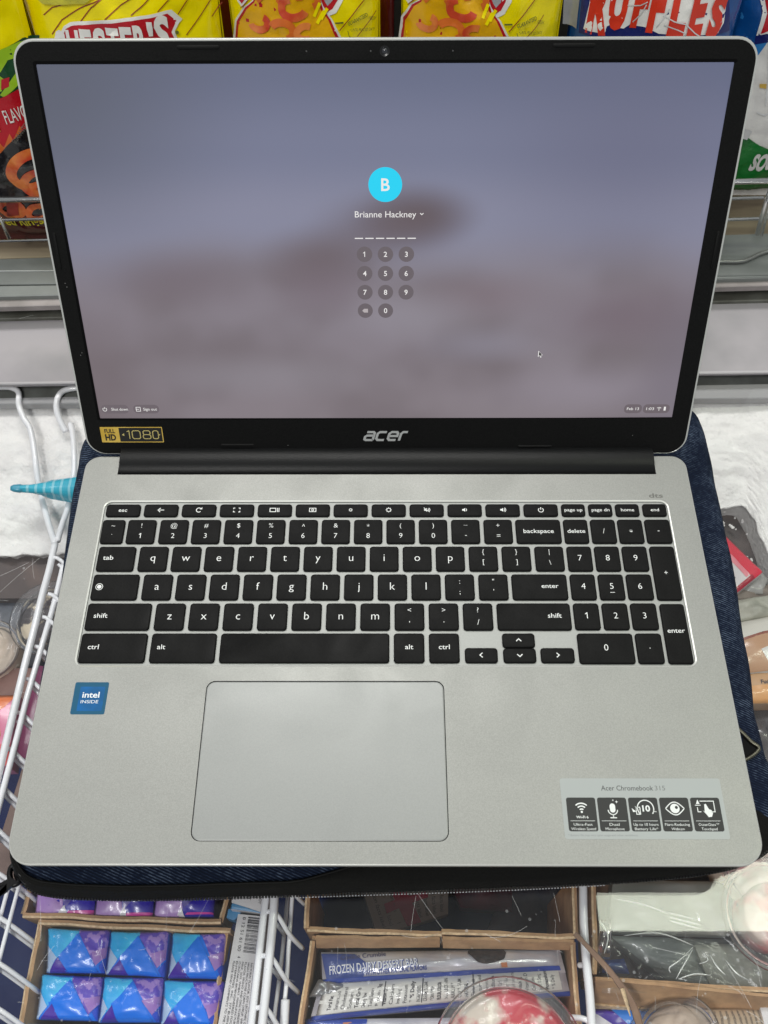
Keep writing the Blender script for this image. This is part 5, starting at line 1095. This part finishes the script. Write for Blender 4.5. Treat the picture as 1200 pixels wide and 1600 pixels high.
# 5 ruffled chips
put, txt, line, ab = bag('blue and white bag with big red lettering above the upper right of the laptop', 888, 1152, 330, 236, 9, 195, 26, blu, seed=12)
put([(888, -12), (912, -12), (902, 60), (882, 60), (884, 30)], gry); put([(893, -12), (912, -12), (905, 12), (893, 18)], navy)
halo = [(921, -14), (930, -14), (912, 56), (944, 56), (950, 45), (974, 47), (984, 41), (1010, 43), (1028, 50), (1066, 52), (1100, 56), (1128, 58), (1138, 44), (1142, 20), (1136, 6), (1122, 2), (1112, -14)]
put([(914, -14), (1130, -14), (1148, 10), (1150, 60), (905, 64)], navy); put(halo, whi)
LT = [('R', 915, 54, 31, 74, .0), ('U', 948, 44, 30, 70, 0), ('F', 984, 40, 26, 64, 0), ('F', 1008, 44, 27, 66, 0), ('L', 1040, 47, 28, 66, 0), ('E', 1071, 53, 29, 70, 0), ('S', 1104, 57, 28, 54, 0)]
for ch, x_, y_, w_, h_, r_ in LT: put(txt(ch, x_, y_, w_, h_, r_, .06, .1), redl, 'letter', 6)
put(G().disc(*ab(1131, 41), .9), M('mark_pink', (196, 140, 170), .4))
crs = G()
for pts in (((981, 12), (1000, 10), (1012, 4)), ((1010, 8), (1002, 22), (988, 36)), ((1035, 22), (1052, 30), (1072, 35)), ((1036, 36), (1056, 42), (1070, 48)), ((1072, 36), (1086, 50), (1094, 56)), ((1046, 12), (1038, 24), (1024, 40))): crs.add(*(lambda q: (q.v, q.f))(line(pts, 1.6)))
put(crs, M('crease_glint_pale', (225, 225, 225), .3, .5, coat=.5), 'crease_glint')  # foil glints painted as pale ribbons along the creases
# 6 right edge: blue, red, white and green
put, txt, line, ab = bag('blue, white and green bag at the right edge with red lettering panel', 1126, 1330, 306, 262, 9, 205, 24, whi, seed=17)
put([(1110, -14), (1340, -14), (1340, 70), (1198, 64), (1180, 92), (1150, 110), (1110, 120)], M('bag_skyblue', (46, 124, 190), .2, coat=.7, bump=.4, bscale=30)); put([(1110, -14), (1340, -14), (1340, 58), (1196, 56), (1178, 70), (1110, 90)], blu); put([(1187, -14), (1340, -14), (1340, 60), (1200, 64), (1178, 72), (1180, 60), (1190, 30)], navy)
put([(1186, -14), (1340, -14), (1340, 50), (1196, 52), (1181, 58), (1192, 20)], whi); put([(1194, -14), (1340, -14), (1340, 44), (1198, 48), (1187, 54), (1198, 22)], redb)
put([(1126, 190), (1168, 214), (1186, 226), (1210, 236), (1340, 240), (1340, 246), (1120, 246)], kgr); put([(1110, 232), (1146, 222), (1166, 218), (1184, 224), (1192, 236), (1220, 232), (1340, 236), (1340, 310), (1110, 310)], kgr)
put(line([(1132, 190), (1150, 205), (1170, 210)], 16), M('bag_palegrey2', (196, 196, 196), .3, coat=.5)); put([(1184, 128), (1200, 126), (1200, 134), (1184, 134)], M('ink_gold', (206, 170, 80), .4))
put(txt('SOUR CREAM', 1170, 268, 118, 26, .03, .05, .2), whi)
put(line([(1199, 60), (1197, 110), (1193, 160)], 2.2), M('crease_glint_pale', (225, 225, 225), .3, .5, coat=.5), 'crease_glint'); put(line([(1180, 172), (1192, 176), (1204, 168)], 2.0), M('crease_glint_pale', (225, 225, 225), .3, .5, coat=.5), 'crease_glint')  # foil glints painted as pale lines
# bits of the second row seen in the gaps
bag('dark red bag standing behind, seen in the gap at the left', 20, 140, 250, 290, 6, 200, 16, M('bag_darkred', (96, 8, 14), .3, coat=.2), seed=21)
bag('dark red bag standing behind, seen in the gap left of the first badge bag', 310, 420, 250, 290, 6, 200, 16, M('bag_darkred', (96, 8, 14), .3, coat=.2), seed=22)
bag('dark red bag standing behind, seen in the gap below the webcam', 580, 616, 240, 300, 6, 170, 10, M('bag_darkred', (96, 8, 14), .3, coat=.2), seed=23)
